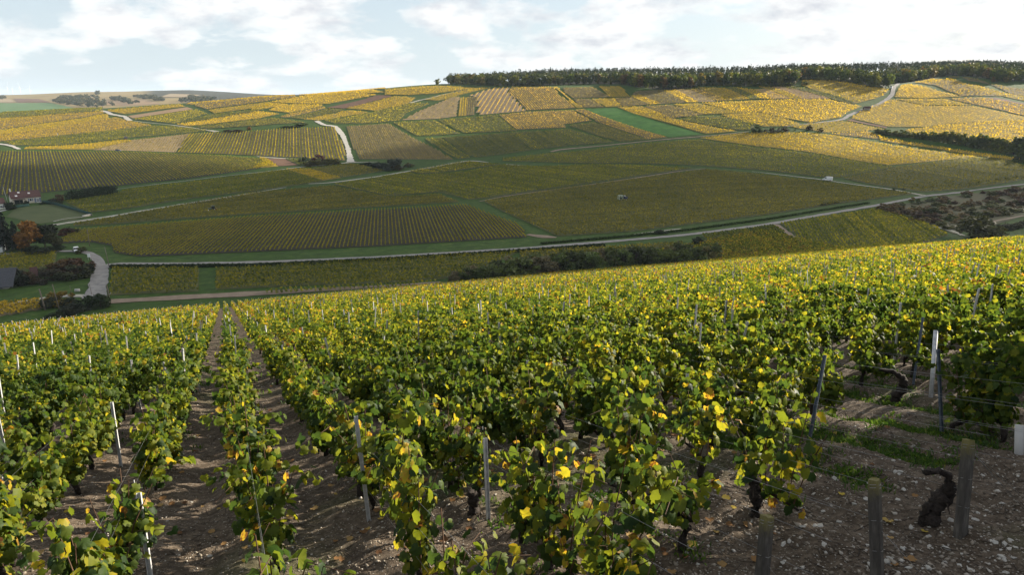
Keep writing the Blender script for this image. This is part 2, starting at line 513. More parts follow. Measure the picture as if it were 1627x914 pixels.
M_VSOIL = pos_mat('vineyard_soil', [(0.3, (0.085, 0.078, 0.034)), (0.7, (0.16, 0.125, 0.066))], 0.25)
M_VSOIL_GOLD = pos_mat('leaf_littered_vineyard_soil', [(0.3, (0.17, 0.135, 0.028)), (0.7, (0.27, 0.20, 0.042))], 0.25)
M_VSOIL_GREEN = pos_mat('weedy_vineyard_soil', [(0.3, (0.050, 0.062, 0.018)), (0.7, (0.095, 0.095, 0.030))], 0.25)
M_ROUGH = pos_mat('rough_brown_grass', [(0.3, (0.040, 0.048, 0.018)), (0.5, (0.075, 0.068, 0.032)), (0.7, (0.046, 0.066, 0.018))], 0.12)
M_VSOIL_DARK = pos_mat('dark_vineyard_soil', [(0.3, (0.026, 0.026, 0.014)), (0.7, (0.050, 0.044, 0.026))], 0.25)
M_VSOIL_PALE = pos_mat('pale_vineyard_soil', [(0.3, (0.22, 0.165, 0.095)), (0.7, (0.34, 0.26, 0.16))], 0.25)
M_LAWN = pos_mat('lawn', [(0.3, (0.055, 0.075, 0.025)), (0.7, (0.085, 0.10, 0.038))], 0.15)


def parcel_stops(kind):
    gr = [(0.028, 0.052, 0.012), (0.06, 0.095, 0.014), (0.115, 0.15, 0.018)]
    tab = {
        'Y': [(0.13, 0.14, 0.015), (0.34, 0.26, 0.019), (0.53, 0.37, 0.025), (0.60, 0.40, 0.038)],
        'N': [(0.30, 0.24, 0.018), (0.55, 0.385, 0.021), (0.68, 0.465, 0.025), (0.71, 0.48, 0.034)],
        'O': [(0.15, 0.13, 0.02), (0.38, 0.27, 0.030), (0.52, 0.36, 0.045), (0.54, 0.31, 0.06)],
        'G': [gr[0], (0.10, 0.12, 0.015), (0.27, 0.245, 0.02), (0.50, 0.39, 0.03)],
        'L': [(0.044, 0.064, 0.014), (0.098, 0.118, 0.017), (0.178, 0.184, 0.021), (0.34, 0.29, 0.024)],
        'D': [(0.026, 0.042, 0.013), (0.058, 0.078, 0.015), (0.116, 0.126, 0.019), (0.21, 0.19, 0.022)],
        'T': [(0.085, 0.090, 0.028), (0.18, 0.150, 0.045), (0.27, 0.210, 0.065), (0.36, 0.265, 0.06)],
        'B': [(0.052, 0.060, 0.018), (0.114, 0.114, 0.024), (0.182, 0.165, 0.032), (0.30, 0.255, 0.035)],
    }[kind]
    return [(0.05, tab[0]), (0.38, tab[1]), (0.68, tab[2]), (0.95, tab[3])]


M_PARCEL = {kd: leaf_mat('vine_rows_' + nm, parcel_stops(kd), 'attr', trans=0.50, gloss=0.08, rough=0.75, big=0.70 if kd in 'LBD' else 0.40, big_scale=0.045, tboost=1.3)
            for kd, nm in (('Y', 'yellow'), ('N', 'bright_yellow'), ('O', 'orange'), ('G', 'green_gold'), ('L', 'olive'), ('D', 'dark_green'), ('T', 'tan'), ('B', 'brown_olive'))}

# ------------------------------------------------------------------ object helpers


def props(o, label=None, cat=None, group=None, kind=None):
    if label: o['label'] = label
    if cat: o['category'] = cat
    if group: o['group'] = group
    if kind: o['kind'] = kind
    return o


def empty(name, loc=(0, 0, 0), rz=0.0):
    o = bpy.data.objects.new(name, None)
    o.empty_display_size = 0.2
    o.location = loc
    o.rotation_euler = (0, 0, rz)
    C.objects.link(o)
    return o


def link(name, me, parent=None, loc=None, rot=None, scale=None):
    o = bpy.data.objects.new(name, me)
    C.objects.link(o)
    if parent is not None: o.parent = parent
    if loc is not None: o.location = loc
    if rot is not None: o.rotation_euler = rot
    if scale is not None: o.scale = scale
    return o


def np_mesh(name, verts, faces, mats, fmat=None, tint=None, smooth=False):
    """faces: (n,3) or (n,4) int array; tint: per-face value"""
    verts = np.asarray(verts, np.float32).reshape(-1, 3)
    faces = np.asarray(faces, np.int32)
    me = bpy.data.meshes.new(name)
    nf, kf = faces.shape
    me.vertices.add(len(verts)); me.vertices.foreach_set('co', verts.ravel())
    me.loops.add(nf * kf); me.loops.foreach_set('vertex_index', faces.ravel())
    me.polygons.add(nf)
    me.polygons.foreach_set('loop_start', np.arange(0, nf * kf, kf, dtype=np.int32))
    if not isinstance(mats, (list, tuple)): mats = [mats]
    for mt in mats: me.materials.append(mt)
    if fmat is not None: me.polygons.foreach_set('material_index', np.asarray(fmat, np.int32))
    if smooth: me.polygons.foreach_set('use_smooth', np.ones(nf, bool))
    me.update(calc_edges=True)
    if tint is not None:
        a = me.attributes.new('tint', 'FLOAT', 'FACE')
        a.data.foreach_set('value', np.asarray(tint, np.float32))
    me.validate()
    return me


def bm_mesh(name, bm, mats, smooth=False):
    me = bpy.data.meshes.new(name)
    bmesh.ops.recalc_face_normals(bm, faces=bm.faces[:])
    bm.to_mesh(me); bm.free()
    if not isinstance(mats, (list, tuple)): mats = [mats]
    for mt in mats: me.materials.append(mt)
    if smooth:
        for p in me.polygons: p.use_smooth = True
    return me


def box(bm, x0, x1, y0, y1, z0, z1, mi=0):
    vs = [bm.verts.new(p) for p in ((x0, y0, z0), (x1, y0, z0), (x1, y1, z0), (x0, y1, z0), (x0, y0, z1), (x1, y0, z1), (x1, y1, z1), (x0, y1, z1))]
    for f in ((0, 3, 2, 1), (4, 5, 6, 7), (0, 1, 5, 4), (1, 2, 6, 5), (2, 3, 7, 6), (3, 0, 4, 7)):
        fc = bm.faces.new([vs[i] for i in f]); fc.material_index = mi
    return vs


def boxm(name, mat, *boxes, bevel=0.0):
    bm = bmesh.new()
    for b in boxes: box(bm, *b)
    if bevel:
        bmesh.ops.bevel(bm, geom=bm.edges[:], offset=bevel, segments=1, affect='EDGES')
    return bm_mesh(name, bm, mat)


def tube(bm, pts, rad, n=6, cap=True):
    pts = [Vector(p) for p in pts]
    rad = rad if isinstance(rad, (list, tuple)) else [rad] * len(pts)
    rings = []
    for i, p in enumerate(pts):
        d = (pts[min(i + 1, len(pts) - 1)] - pts[max(i - 1, 0)]).normalized()
        ax = d.cross(Vector((0, 0, 1)))
        if ax.length < 0.05: ax = d.cross(Vector((1, 0, 0)))
        ax.normalize(); ay = d.cross(ax)
        rings.append([bm.verts.new(p + (ax * math.cos(2 * math.pi * j / n) + ay * math.sin(2 * math.pi * j / n)) * rad[i]) for j in range(n)])
    for a, b in zip(rings[:-1], rings[1:]):
        for j in range(n):
            bm.faces.new((a[j], a[(j + 1) % n], b[(j + 1) % n], b[j]))
    if cap:
        bm.faces.new(rings[0][::-1]); bm.faces.new(rings[-1])


def tubem(name, mat, *tubes, n=6, smooth=True):
    bm = bmesh.new()
    for pts, r in tubes: tube(bm, pts, r, n)
    return bm_mesh(name, bm, mat, smooth)


def extrude(name, mat, prof, y0, y1, bevel=0.0):
    """profile in x,z extruded along y"""
    bm = bmesh.new()
    a = [bm.verts.new((x, y0, z)) for x, z in prof]
    b = [bm.verts.new((x, y1, z)) for x, z in prof]
    bm.faces.new(a); bm.faces.new(b[::-1])
    n = len(prof)
    for i in range(n): bm.faces.new((a[i], a[(i + 1) % n], b[(i + 1) % n], b[i]))
    if bevel: bmesh.ops.bevel(bm, geom=bm.edges[:], offset=bevel, segments=2, affect='EDGES')
    return bm_mesh(name, bm, mat)


def rand_rot(n, tilt=None):
    """n random orthonormal pairs (a, b) spanning each card; normals uniform on the sphere"""
    nz = RNG.normal(size=(n, 3))
    if tilt is not None: nz = nz * np.array([1, 1, tilt])
    nz /= np.linalg.norm(nz, axis=1)[:, None]
    t = RNG.normal(size=(n, 3))
    a = np.cross(nz, t); a /= np.linalg.norm(a, axis=1)[:, None]
    b = np.cross(nz, a)
    return a, b, nz


def cards(cent, size, tilt=None, asp=1.0):
    n = len(cent)
    a, b, _ = rand_rot(n, tilt)
    sz = np.asarray(size).reshape(-1, 1) * np.ones((n, 1))
    j = 0.75 + 0.5 * RNG.random((n, 4, 1))
    v = np.stack([cent - a * sz * j[:, 0] * asp, cent - b * sz * j[:, 1], cent + a * sz * j[:, 2] * asp, cent + b * sz * j[:, 3]], 1)
    f = np.arange(4 * n).reshape(n, 4)
    return v.reshape(-1, 3), f
# ------------------------------------------------------------------ the ground sheet


def build_ground():
    ang = np.concatenate([np.arange(-180, -50, 4.0), np.arange(-50, 50, 0.2), np.arange(50, 180, 4.0)])
    ang = np.radians(ang)
    rad = [0.5]
    while rad[-1] < 14000:
        r = rad[-1]
        rad.append(r * (1.05 if r < 2.5 else 1.009 if r < 11 else 1.014 if r < 60 else 1.02 if r < 1300 else 1.045))
    rad = np.array(rad)
    na, nr = len(ang), len(rad)
    A, R = np.meshgrid(ang, rad)
    x = (R * np.sin(A)).ravel(); y = (R * np.cos(A)).ravel()
    z = h_all(x, y)
    i, j = np.meshgrid(np.arange(nr - 1), np.arange(na), indexing='ij')
    i = i.ravel(); j = j.ravel(); jn = (j + 1) % na
    f = np.stack([i * na + j, i * na + jn, (i + 1) * na + jn, (i + 1) * na + j], -1)
    verts = np.concatenate([np.stack([x, y, z], -1), [[0, 0, float(h_all(np.array([0.0]), np.array([0.0]))[0])]]])
    me = np_mesh('ground', verts, f[:, ::-1], M_GROUND, smooth=True)
    s, q = sq(x, y)
    soil = np.clip((s_end(q) + 2 - s) / 2, 0, 1) * np.clip((q + 72) / 2, 0, 1) * np.clip((h_near(x, y) - h_far(x, y)) / 0.8, 0, 1)
    d = np.hypot(x, y)
    grassy = np.clip((fbm(x, y, 0.6, 21, 3) - 0.10) * 6, 0, 1) * 0.45 * np.clip(1 - d / 60, 0, 1)
    soil = soil * (1 - grassy)
    ew = poly_world([(713, 133.5), (760, 135.3), (800, 136), (860, 136), (940, 133.5), (985, 134), (1010, 138), (1044, 142), (1100, 140.5), (1110, 135.5), (1220, 136.5), (1262, 135.2), (1272, 126.5), (1318, 128), (1344, 130.3), (1384, 138), (1405, 140), (1416, 134), (1425, 132), (1448, 130), (1491, 122.5), (1512, 119.5), (1548, 122.5), (1583, 130), (1627, 129), (1760, 127)])
    ea = ew[:, 0] / ew[:, 1]
    er = np.interp(x / np.maximum(y, 1), ea, np.hypot(ew[:, 0], ew[:, 1]))
    under = np.clip((np.hypot(x, y) - er + 2) / 4, 0, 1) * (np.hypot(x, y) < 1500) * (x / np.maximum(y, 1) > ea[0]) * (y > 400)
    far = np.clip((y - 1150) / 150, 0, 1) * np.clip((0.05 - x / np.maximum(y, 1)) / 0.1, 0, 1)
    az = x / np.maximum(y, 1)
    wood = np.clip((d - 2600) / 250, 0, 1) * np.clip((az + 0.52 + 0.05 * fbm(x, y, 0.002, 4)) / 0.02, 0, 1)
    wood = np.maximum(wood, np.clip((d - 4600) / 300, 0, 1))
    wood = np.maximum(wood, np.clip((d - 1750) / 150, 0, 1) * np.clip((az + 0.475 + 0.03 * fbm(x, y, 0.003, 8)) / 0.02, 0, 1))
    wood = np.maximum(wood, under)
    col = np.stack([np.append(soil, 1), np.append(far, 0), np.append(wood, 0), np.ones(len(x) + 1)], -1)
    a = me.attributes.new('zone', 'FLOAT_COLOR', 'POINT')
    a.data.foreach_set('color', col.astype(np.float32).ravel())
    o = link('ground', me)
    props(o, kind='structure')
    return o


build_ground()


def resample(p, step):
    p = np.asarray(p, float)
    seg = np.linalg.norm(np.diff(p, axis=0), axis=1)
    cum = np.concatenate([[0], np.cumsum(seg)])
    n = max(2, int(cum[-1] / step) + 1)
    t = np.linspace(0, cum[-1], n)
    out = np.stack([np.interp(t, cum, p[:, i]) for i in range(2)], -1)
    k = out.copy()
    for _ in range(3):
        k[1:-1] = 0.25 * k[:-2] + 0.5 * k[1:-1] + 0.25 * k[2:]
    return k


def ribbon(name, pts, width, mat, lift=None, fn=h_far, step=4.0, kind='structure', world=False, jit=0.12):
    p = resample(np.asarray(pts, float) if world else poly_world(pts, fn), step)
    d = np.gradient(p, axis=0); d /= np.linalg.norm(d, axis=1)[:, None] + 1e-9
    nrm = np.stack([-d[:, 1], d[:, 0]], -1)
    w = width if np.isscalar(width) else np.interp(np.linspace(0, 1, len(p)), np.linspace(0, 1, len(width)), width)
    w = np.asarray(w) * np.ones(len(p)) * (1 + jit * RNG.normal(size=len(p)))
    cols = []
    D = np.hypot(p[:, 0], p[:, 1])
    lf = (0.06 + 0.0004 * D) if lift is None else lift
    for t in (-0.5, -0.17, 0.17, 0.5):
        q = p + nrm * (w * t)[:, None]
        cols.append(np.stack([q[:, 0], q[:, 1], h_smooth(q[:, 0], q[:, 1]) + lf], -1))
    n = len(p)
    v = np.stack(cols, 1).reshape(-1, 3)
    f = []
    for i in range(n - 1):
        for j in range(3):
            f.append((i * 4 + j, i * 4 + j + 1, (i + 1) * 4 + j + 1, (i + 1) * 4 + j))
    fm = None; ms = mat
    if name == 'farm_track' and mat in (M_ROAD,) and float(np.mean(w)) < 3.2:
        ms = [mat, M_TRACKMID]; fm = np.arange(len(f)) % 3 == 1
    me = np_mesh(name, v, np.array(f)[:, ::-1], ms, fmat=fm, smooth=True)
    o = link(name, me)
    props(o, kind=kind)
    return o


ribbon('road', [(150, 474), (155, 455), (159, 440), (163, 420), (180, 419.5), (270, 420.5), (420, 417), (600, 409.5), (820, 396), (960, 385), (1089, 374), (1220, 357), (1391, 327), (1470, 312), (1550, 302), (1627, 293.5), (1760, 278)], [4.4, 3.8, 3.4] + [3.2] * 14, M_ASPH)
ribbon('road', [(150, 474), (157, 450), (160, 432), (156, 412), (140, 400), (118, 398.5), (60, 401.5), (0, 405), (-120, 412)], [5.2, 4.2, 3.6, 3.2, 2.8, 2.6, 2.6, 2.6, 2.6], M_ASPH, lift=0.20)
ribbon('farm_track', [(86, 358), (200, 340), (300, 323.5), (387, 309.5), (455, 298)], [3.2, 3.2, 3.0, 2.6, 1.0], M_ROAD)
ribbon('farm_track', [(490, 292.5), (520, 291.5), (600, 281), (680, 267), (735, 257), (752, 255.5), (775, 258.5)], [1.5, 3.6, 3.0, 3.0, 3.2, 4, 1.8], M_ROAD)
ribbon('farm_track', [(503, 192.5), (509, 196), (516, 199.4), (532, 200.2), (538, 207), (545, 216), (553, 236), (556.5, 252), (557, 258)], [4.5, 4.5, 5, 5, 4, 3.6, 4, 4.5, 6], M_ROAD, step=3)
ribbon('farm_track', [(182, 301.5), (260, 292), (350, 281), (420, 273.5), (470, 266.5), (530, 261), (557, 258.5), (600, 257.5)], [0.5, 0.8, 0.8, 1.0, 2, 2.8, 4, 1], M_ROAD)
ribbon('farm_track', [(1428, 132.5), (1419, 142), (1418, 150), (1411, 157), (1396, 166), (1384, 170.5), (1362, 178), (1348, 184), (1341, 189.5), (1326, 192.5), (1289, 196.5), (1245, 202)], [3, 4, 4, 4, 4, 4.2, 4.2, 4, 3.6, 3.0, 2.0, 1.0], M_ASPH, step=3)
ribbon('farm_track', [(1195, 273), (1307, 286), (1410, 300), (1468, 311)], [0.6, 1.8, 2.0, 3], M_ROAD)
ribbon('farm_track', [(762, 320.5), (800, 312.5), (910, 297.5), (1031, 280), (1085, 271.5), (1122, 268.3)], [1.0, 1.8, 2.2, 2.6, 2.2, 1.0], M_DIRT)
ribbon('farm_track', [(876, 241.5), (884, 238.5), (910, 236), (1000, 227.5), (1060, 221.5), (1110, 217.5), (1190, 209.5)], [3.5, 3.5, 2.6, 2.6, 2.2, 2, 1.5], M_DIRT)
ribbon('farm_track', [(-40, 227), (0, 229), (17, 231.5), (31, 237.5)], [3.6, 3.6, 3.6, 3], M_ROAD)
ribbon('farm_track', [(162, 176.3), (170, 178), (177, 182), (190, 184), (199, 185.6), (202, 189), (207, 192)], 5.0, M_ROAD, step=3)
ribbon('farm_track', [(213, 192.5), (232, 195), (260, 197.5), (300, 202.5), (320, 205.5), (345, 209.5)], [1.2, 1.6, 1.0, 2.6, 1.5, 5], M_ROAD)
ribbon('farm_track', [(408, 249), (440, 251.5), (479, 253)], [2, 3.0, 1.5], M_ROAD)
ribbon('farm_track', [(803, 261.5), (826, 263)], 3.0, M_ROAD)
ribbon('farm_track', [(652, 164), (664, 160), (680, 157), (705, 150), (745, 142)], [4, 3, 2, 1, 1], M_ROAD)
ribbon('farm_track', [(1000, 374), (1040, 369), (1082, 364)], [0.8, 1.6, 0.8], M_ROAD)
ribbon('farm_track', [(1233, 357), (1250, 370), (1270, 385), (1291, 399)], [2.6, 2.6, 2.4, 2.4], M_DIRT)
ribbon('farm_track', [(838, 373), (856, 377), (884, 378)], [2, 6, 2], M_DIRT)
ribbon('farm_track', [(1000, 371), (1627, 351)], 0.01, M_DIRT)
bpy.data.objects.remove(C.objects[-1])
ribbon('farm_track', [(1480, 360), (1512, 366), (1530, 375)], 2.0, M_ROAD)
ribbon('farm_track', [(1575, 353), (1627, 343)], 1.6, M_DIRT)
ribbon('dirt_strip', [(172, 480), (300, 472.5), (420, 466.5), (470, 463), (600, 456), (700, 449)], [4.2, 4.2, 4.0, 3.2, 1.6, 1.4], M_DIRT)
ribbon('farm_track', [(-10, 489), (50, 476), (90, 470), (130, 468), (152, 472)], [1.5, 1.5, 2.0, 2.4, 3], M_ROAD)

# ------------------------------------------------------------------ vineyard parcels and crop fields


def row_lines(poly, d, sp):
    """clip parallel lines to a polygon; returns (p0, t0, t1) arrays"""
    n = np.array([-d[1], d[0]])
    c = poly @ n; t = poly @ d
    lo, hi = c.min(), c.max()
    out = []
    m = len(poly)
    for cc in np.arange(lo + sp * 0.5, hi, sp):
        xs = []
        for i in range(m):
            c0, c1 = c[i], c[(i + 1) % m]
            if (c0 <= cc) != (c1 <= cc):
                w = (cc - c0) / (c1 - c0)
                xs.append(t[i] + w * (t[(i + 1) % m] - t[i]))
        xs.sort()
        for a, b in zip(xs[::2], xs[1::2]):
            if b - a > sp * 0.6: out.append((cc, a, b))
    return out, n


def soil_quads(rows, d, n, sp, lift0):
    V = []
    for cc, a, b in rows:
        k = max(1, int((b - a) / 9.0))
        t = np.linspace(a, b, k + 1)
        for s in (-0.5, 0.5):
            p = np.outer(t, d) + n * (cc + s * sp)
            V.append((k, p))
    verts = []; faces = []; base = 0
    for (k, p0), (_, p1) in zip(V[::2], V[1::2]):
        pp = np.concatenate([p0, p1]); verts.append(pp)
        i = np.arange(k)
        faces.append(np.stack([base + i, base + i + 1, base + k + 1 + i + 1, base + k + 1 + i], -1))
        base += 2 * (k + 1)
    if not verts: return np.zeros((0, 3)), np.zeros((0, 4), int)
    p = np.concatenate(verts)
    D = np.hypot(p[:, 0], p[:, 1])
    z = h_smooth(p[:, 0], p[:, 1]) + lift0 + 0.00035 * D
    return np.concatenate([p, z[:, None]], 1), np.concatenate(faces)


N_CARDS = 0


def grow(poly, m):
    c = 0.5 * np.sum(poly[:, 0] * np.roll(poly[:, 1], -1) - np.roll(poly[:, 0], -1) * poly[:, 1])
    e = np.roll(poly, -1, 0) - poly
    e /= np.linalg.norm(e, axis=1)[:, None] + 1e-9
    n = np.stack([e[:, 1], -e[:, 0]], -1) * np.sign(c)
    b = n + np.roll(n, 1, 0)
    l = np.linalg.norm(b, axis=1)[:, None]
    return poly + b / np.maximum(l, 0.7) * m


def parcel(label, kind, pts, dirpx=None, sp=None, soil=None, height=1.25, gap=0.0, dens=1.0, fn=h_far, size=None, tint_shift=0.0, rowvar=0.10, wj=0.14):
    """a vineyard parcel: worked soil with rows of leafy vines standing on it"""
    global N_CARDS
    poly = poly_world(pts, fn)
    dp = poly_world(dirpx, fn) if dirpx is not None else poly[:2]
    d = dp[1] - dp[0]; d /= np.linalg.norm(d)
    D = float(np.hypot(*poly.mean(0)))
    poly = grow(poly, 0.0016 * D)
    s_ = sp if sp else max(1.25, D / 330.0)
    rows, n = row_lines(poly, d, s_)
    sv, sf = soil_quads(rows, d, n, s_, 0.05)
    st = max(0.42, D / 820.0) / dens
    cen = []; tn = []
    for cc, a, b in rows:
        k = int((b - a) / st)
        if k < 1: continue
        t = a + (np.arange(k) + RNG.random(k)) * st
        keep = RNG.random(k) > gap
        t = t[keep]
        w = wj * RNG.normal(size=len(t))
        p = np.outer(t, d) + np.outer(cc + w, n)
        cen.append(p); tn.append(np.full(len(t), rowvar * RNG.normal()))
    cen = np.concatenate(cen); tn = np.concatenate(tn)
    m = len(cen); N_CARDS += m
    sz = (size if size else max(0.34, 0.22 + D / 3300.0)) * (0.7 + 0.6 * RNG.random(m))
    z = h_smooth(cen[:, 0], cen[:, 1]) + 0.00035 * np.hypot(cen[:, 0], cen[:, 1]) + height * (0.35 + 0.4 * RNG.random(m))
    cv, cf = cards(np.concatenate([cen, z[:, None]], 1), sz, tilt=0.8 if D < 330 else 2.2)
    verts = np.concatenate([sv, cv]); faces = np.concatenate([sf, cf + len(sv)])
    fm = np.concatenate([np.zeros(len(sf)), np.ones(len(cf))])
    tint = np.concatenate([np.zeros(len(sf)), np.clip(0.5 + tn + tint_shift + (0.18 if D < 330 else 0.13) * RNG.normal(size=m), 0.02, 0.98)])
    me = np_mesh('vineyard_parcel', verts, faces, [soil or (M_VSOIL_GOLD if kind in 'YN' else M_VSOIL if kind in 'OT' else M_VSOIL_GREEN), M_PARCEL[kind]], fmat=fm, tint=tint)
    o = link('vineyard_parcel', me)
    props(o, label, 'vineyard', 'vineyard parcels across the valley', 'stuff')
    return o


def field(name, label, mat, pts, cat='field', dirpx=None, fn=h_far, lift=0.06, kind='structure'):
    poly = poly_world(pts, fn)
    dp = poly_world(dirpx, fn) if dirpx is not None else poly[:2]
    d = dp[1] - dp[0]; d /= np.linalg.norm(d)
    D = float(np.hypot(*poly.mean(0)))
    sp = max(1.5, D / 250)
    rows, n = row_lines(poly, d, sp)
    v, f = soil_quads(rows, d, n, sp, lift)
    o = link(name, np_mesh(name, v, f, mat, smooth=True))
    props(o, label, cat, None, kind)
    return o


P = parcel
# far left hillside, long strips one above the other
P('yellow olive strip of vines along the far left crest', 'G', [(-60, 192), (0, 187.5), (163, 176.3), (157, 171.6), (0, 180), (-60, 184)])
P('golden strip of vines second below the left crest', 'Y', [(-60, 198), (0, 192.5), (79, 183.8), (163, 177.8), (163, 177), (0, 188.8), (-60, 194)])
P('orange tan strip of vines third below the left crest', 'O', [(-60, 213), (0, 206), (66, 196), (131, 187), (164, 179.5), (163, 178.2), (79, 184.4), (0, 193.2), (-60, 199)])
P('yellow strip of vines fourth below the left crest', 'Y', [(-60, 222), (0, 214), (73, 205), (171, 188), (170, 182), (164, 181), (131, 188.7), (66, 197.6), (0, 207.6), (-60, 215)])
P('orange strip of vines fifth below the left crest', 'O', [(-60, 227), (0, 219.5), (79, 210), (197, 191), (185, 187), (172, 188.8), (73, 205.6), (0, 214.6), (-60, 223)])
P('tan strip of vines running up to the pale bend', 'O', [(0, 225.5), (92, 216.5), (240, 199.5), (205, 193), (197, 191.7), (79, 210.7), (-30, 222.5), (-30, 227)])
P('green gold vineyard under the tan strips on the left slope', 'G', [(25, 231.5), (98, 230.3), (210, 218.6), (335, 207.5), (300, 203.5), (241, 200), (92, 217.3), (8, 226.5)])
P('small yellow strip of vines above the blue car', 'Y', [(40, 237.3), (145, 237.8), (210, 225), (200, 222.8), (98, 232.6), (45, 234.8)])
P('tan brown vineyard above the blue parked car', 'T', [(150, 238.5), (279, 242), (302, 212.8), (210, 223)], dirpx=[(230, 240), (250, 216)], soil=M_VSOIL_PALE)
P('green and gold striped vineyard left of the white farm track', 'G', [(281, 242.3), (410, 247), (480, 250.3), (549, 255.5), (545, 235), (530, 202.5), (470, 204.5), (400, 209.5), (330, 212), (304, 213)], dirpx=[(466, 250), (466, 206)], sp=2.5, soil=M_VSOIL, dens=2.2, size=0.44, rowvar=0.08, tint_shift=0.12, wj=0.08)
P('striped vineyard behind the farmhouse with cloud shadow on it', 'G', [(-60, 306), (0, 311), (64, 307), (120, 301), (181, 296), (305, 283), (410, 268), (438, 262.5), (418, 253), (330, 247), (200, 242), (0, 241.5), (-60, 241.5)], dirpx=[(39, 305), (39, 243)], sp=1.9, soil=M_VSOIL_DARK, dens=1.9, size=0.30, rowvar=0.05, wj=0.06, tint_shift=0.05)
field('ploughed_field', 'small bare brown plot beside the maroon bush', M_PLOUGH, [(443, 264.3), (474, 263), (452, 252.5), (424, 251.8)])
P('small dark green plot of vines beside the maroon bush', 'D', [(478, 262.8), (493, 261.2), (477, 253.3), (454, 252.6)])
P('small yellow plot of vines at the end of the striped vineyard', 'Y', [(402, 268), (441, 264.8), (422, 252), (413, 250.5), (420, 258)])
# valley floor, left
P('olive vineyard between the evergreen hedge and the white track', 'L', [(140, 338.5), (200, 332), (305, 315.5), (410, 303), (512, 288.5), (455, 270.5), (400, 277.5), (305, 290.5), (200, 302.5), (189, 308.5), (105, 321)])
P('dull yellow wedge of vines near the maroon bush', 'Y', [(514, 287), (541, 282.8), (490, 268.4), (457, 269.6)], dens=1.1, tint_shift=-0.18)
P('dark brown olive plot of vines below the farm track', 'B', [(546, 282), (610, 272), (570, 262.5), (555, 261), (496, 267.8)])
P('long olive brown vineyard below the white track with the tractor', 'B', [(118, 360), (262, 350), (420, 339.5), (728, 321.5), (697, 310), (618, 314.5), (526, 296.5), (400, 307.5), (300, 325.5), (200, 343), (122, 356.5)])
P('dark striped vineyard with crisp rows above the lower road', 'D', [(223, 408), (400, 400.5), (610, 391), (838, 377.3), (820, 356.5), (794, 347.5), (741, 326.5), (420, 344), (262, 356), (121, 366.5), (92, 387.5), (147, 385), (181, 391), (184, 402)], dirpx=[(584, 392), (590, 336)], sp=1.45, dens=2.4, size=0.22, rowvar=0.03, tint_shift=0.42, wj=0.05, soil=M_VSOIL_DARK)
P('brown olive vineyard around the straddle tractor', 'B', [(887, 375.5), (1000, 368.5), (1220, 341), (1340, 322.5), (1450, 308.5), (1300, 288.5), (1125, 270), (1031, 282.5), (900, 299.5), (770, 320.5), (800, 336)])
P('broad green olive vineyard in the middle of the valley', 'L', [(532, 293.5), (618, 311.5), (700, 305.5), (745, 317.5), (770, 315.5), (900, 296), (1031, 277.5), (1100, 268), (1010, 263.5), (930, 262.5), (850, 265.5), (800, 262.5), (740, 273.5), (690, 278), (663, 279.5), (650, 275), (600, 283)], tint_shift=0.05)
P('small dull yellow wedge of vines below the track crossing', 'G', [(652, 273), (668, 276.3), (697, 275), (795, 261.5), (744, 258), (729, 259)])
P('pale olive vineyard under the grassy middle track', 'L', [(800, 256), (920, 259.3), (1010, 259.8), (1111, 263.3), (1210, 270.5), (1300, 281), (1330, 282.5), (1420, 265.5), (1300, 247), (1200, 235.5), (1111, 222.5), (1010, 230.5), (860, 246), (800, 252.5)], tint_shift=0.08)
P('brown olive vineyard behind the white van', 'B', [(1342, 284), (1465, 305.5), (1600, 290.5), (1700, 275), (1700, 258), (1627, 264), (1590, 252.5), (1540, 251.8), (1422, 267)])
P('gold and green vineyard half in sun below the round bushes', 'Y', [(1114, 219.5), (1200, 232), (1300, 244), (1412, 262.5), (1480, 256.5), (1555, 250), (1480, 240.5), (1380, 224.5), (1320, 215.5), (1300, 213), (1200, 212), (1180, 212.5)], tint_shift=-0.06)
P('narrow bright strip of vines below the dark hedge', 'N', [(1400, 223), (1480, 235), (1560, 248.5), (1620, 256.5), (1620, 252), (1556, 244), (1440, 226), (1398, 217.5)])
P('small orange strip of vines left of the dark hedge', 'O', [(1322, 213.3), (1394, 221), (1394, 215.5), (1378, 209), (1340, 211.8)])
# middle slope
P('tan gold vineyard right of the white farm track', 'T', [(572, 253), (719, 253.8), (699, 241), (654, 219), (617, 197), (551, 201.3)], dirpx=[(600, 253), (577, 202)], tint_shift=-0.08)
P('green gold vineyard in the middle slope left of the curved rows', 'G', [(662, 216.3), (729, 212.6), (691, 192), (624, 195.2)], dirpx=[(700, 214), (660, 193)], tint_shift=0.08)
P('green gold vineyard below the pale striped plot', 'G', [(738, 211.6), (819, 208), (788, 182.5), (696, 191)], dirpx=[(780, 210), (740, 187)])
P('yellow vineyard half in cloud shadow below the curved rows', 'O', [(823, 206), (898, 203), (895, 197.5), (938, 192), (932, 188), (909, 176.3), (836, 178.6), (794, 183)], dirpx=[(870, 205), (836, 179)], tint_shift=0.05)
P('narrow green strip of vines beside two dark verges', 'G', [(729, 252.8), (747, 251), (699, 219.8), (677, 220.7)], dirpx=[(738, 252), (688, 220)])
P('dark olive vineyard above the track crossing', 'D', [(755, 250.5), (843, 238.8), (811, 211.3), (703, 218.8)], dirpx=[(800, 245), (757, 215)], tint_shift=0.1)
P('dull yellow strip of vines between two dark plots', 'G', [(846, 238.4), (864, 236.5), (830, 210.2), (814, 210.9)], dirpx=[(855, 237), (822, 211)])
P('dark olive vineyard right of the dull yellow strip', 'D', [(867, 236), (900, 232), (860, 208.7), (833, 209.7)], dirpx=[(885, 234), (846, 209)], tint_shift=0.12)
P('olive vineyard above the grey middle track', 'L', [(904, 231.2), (975, 226.3), (905, 205.5), (864, 208.6)], dirpx=[(940, 229), (884, 207)])
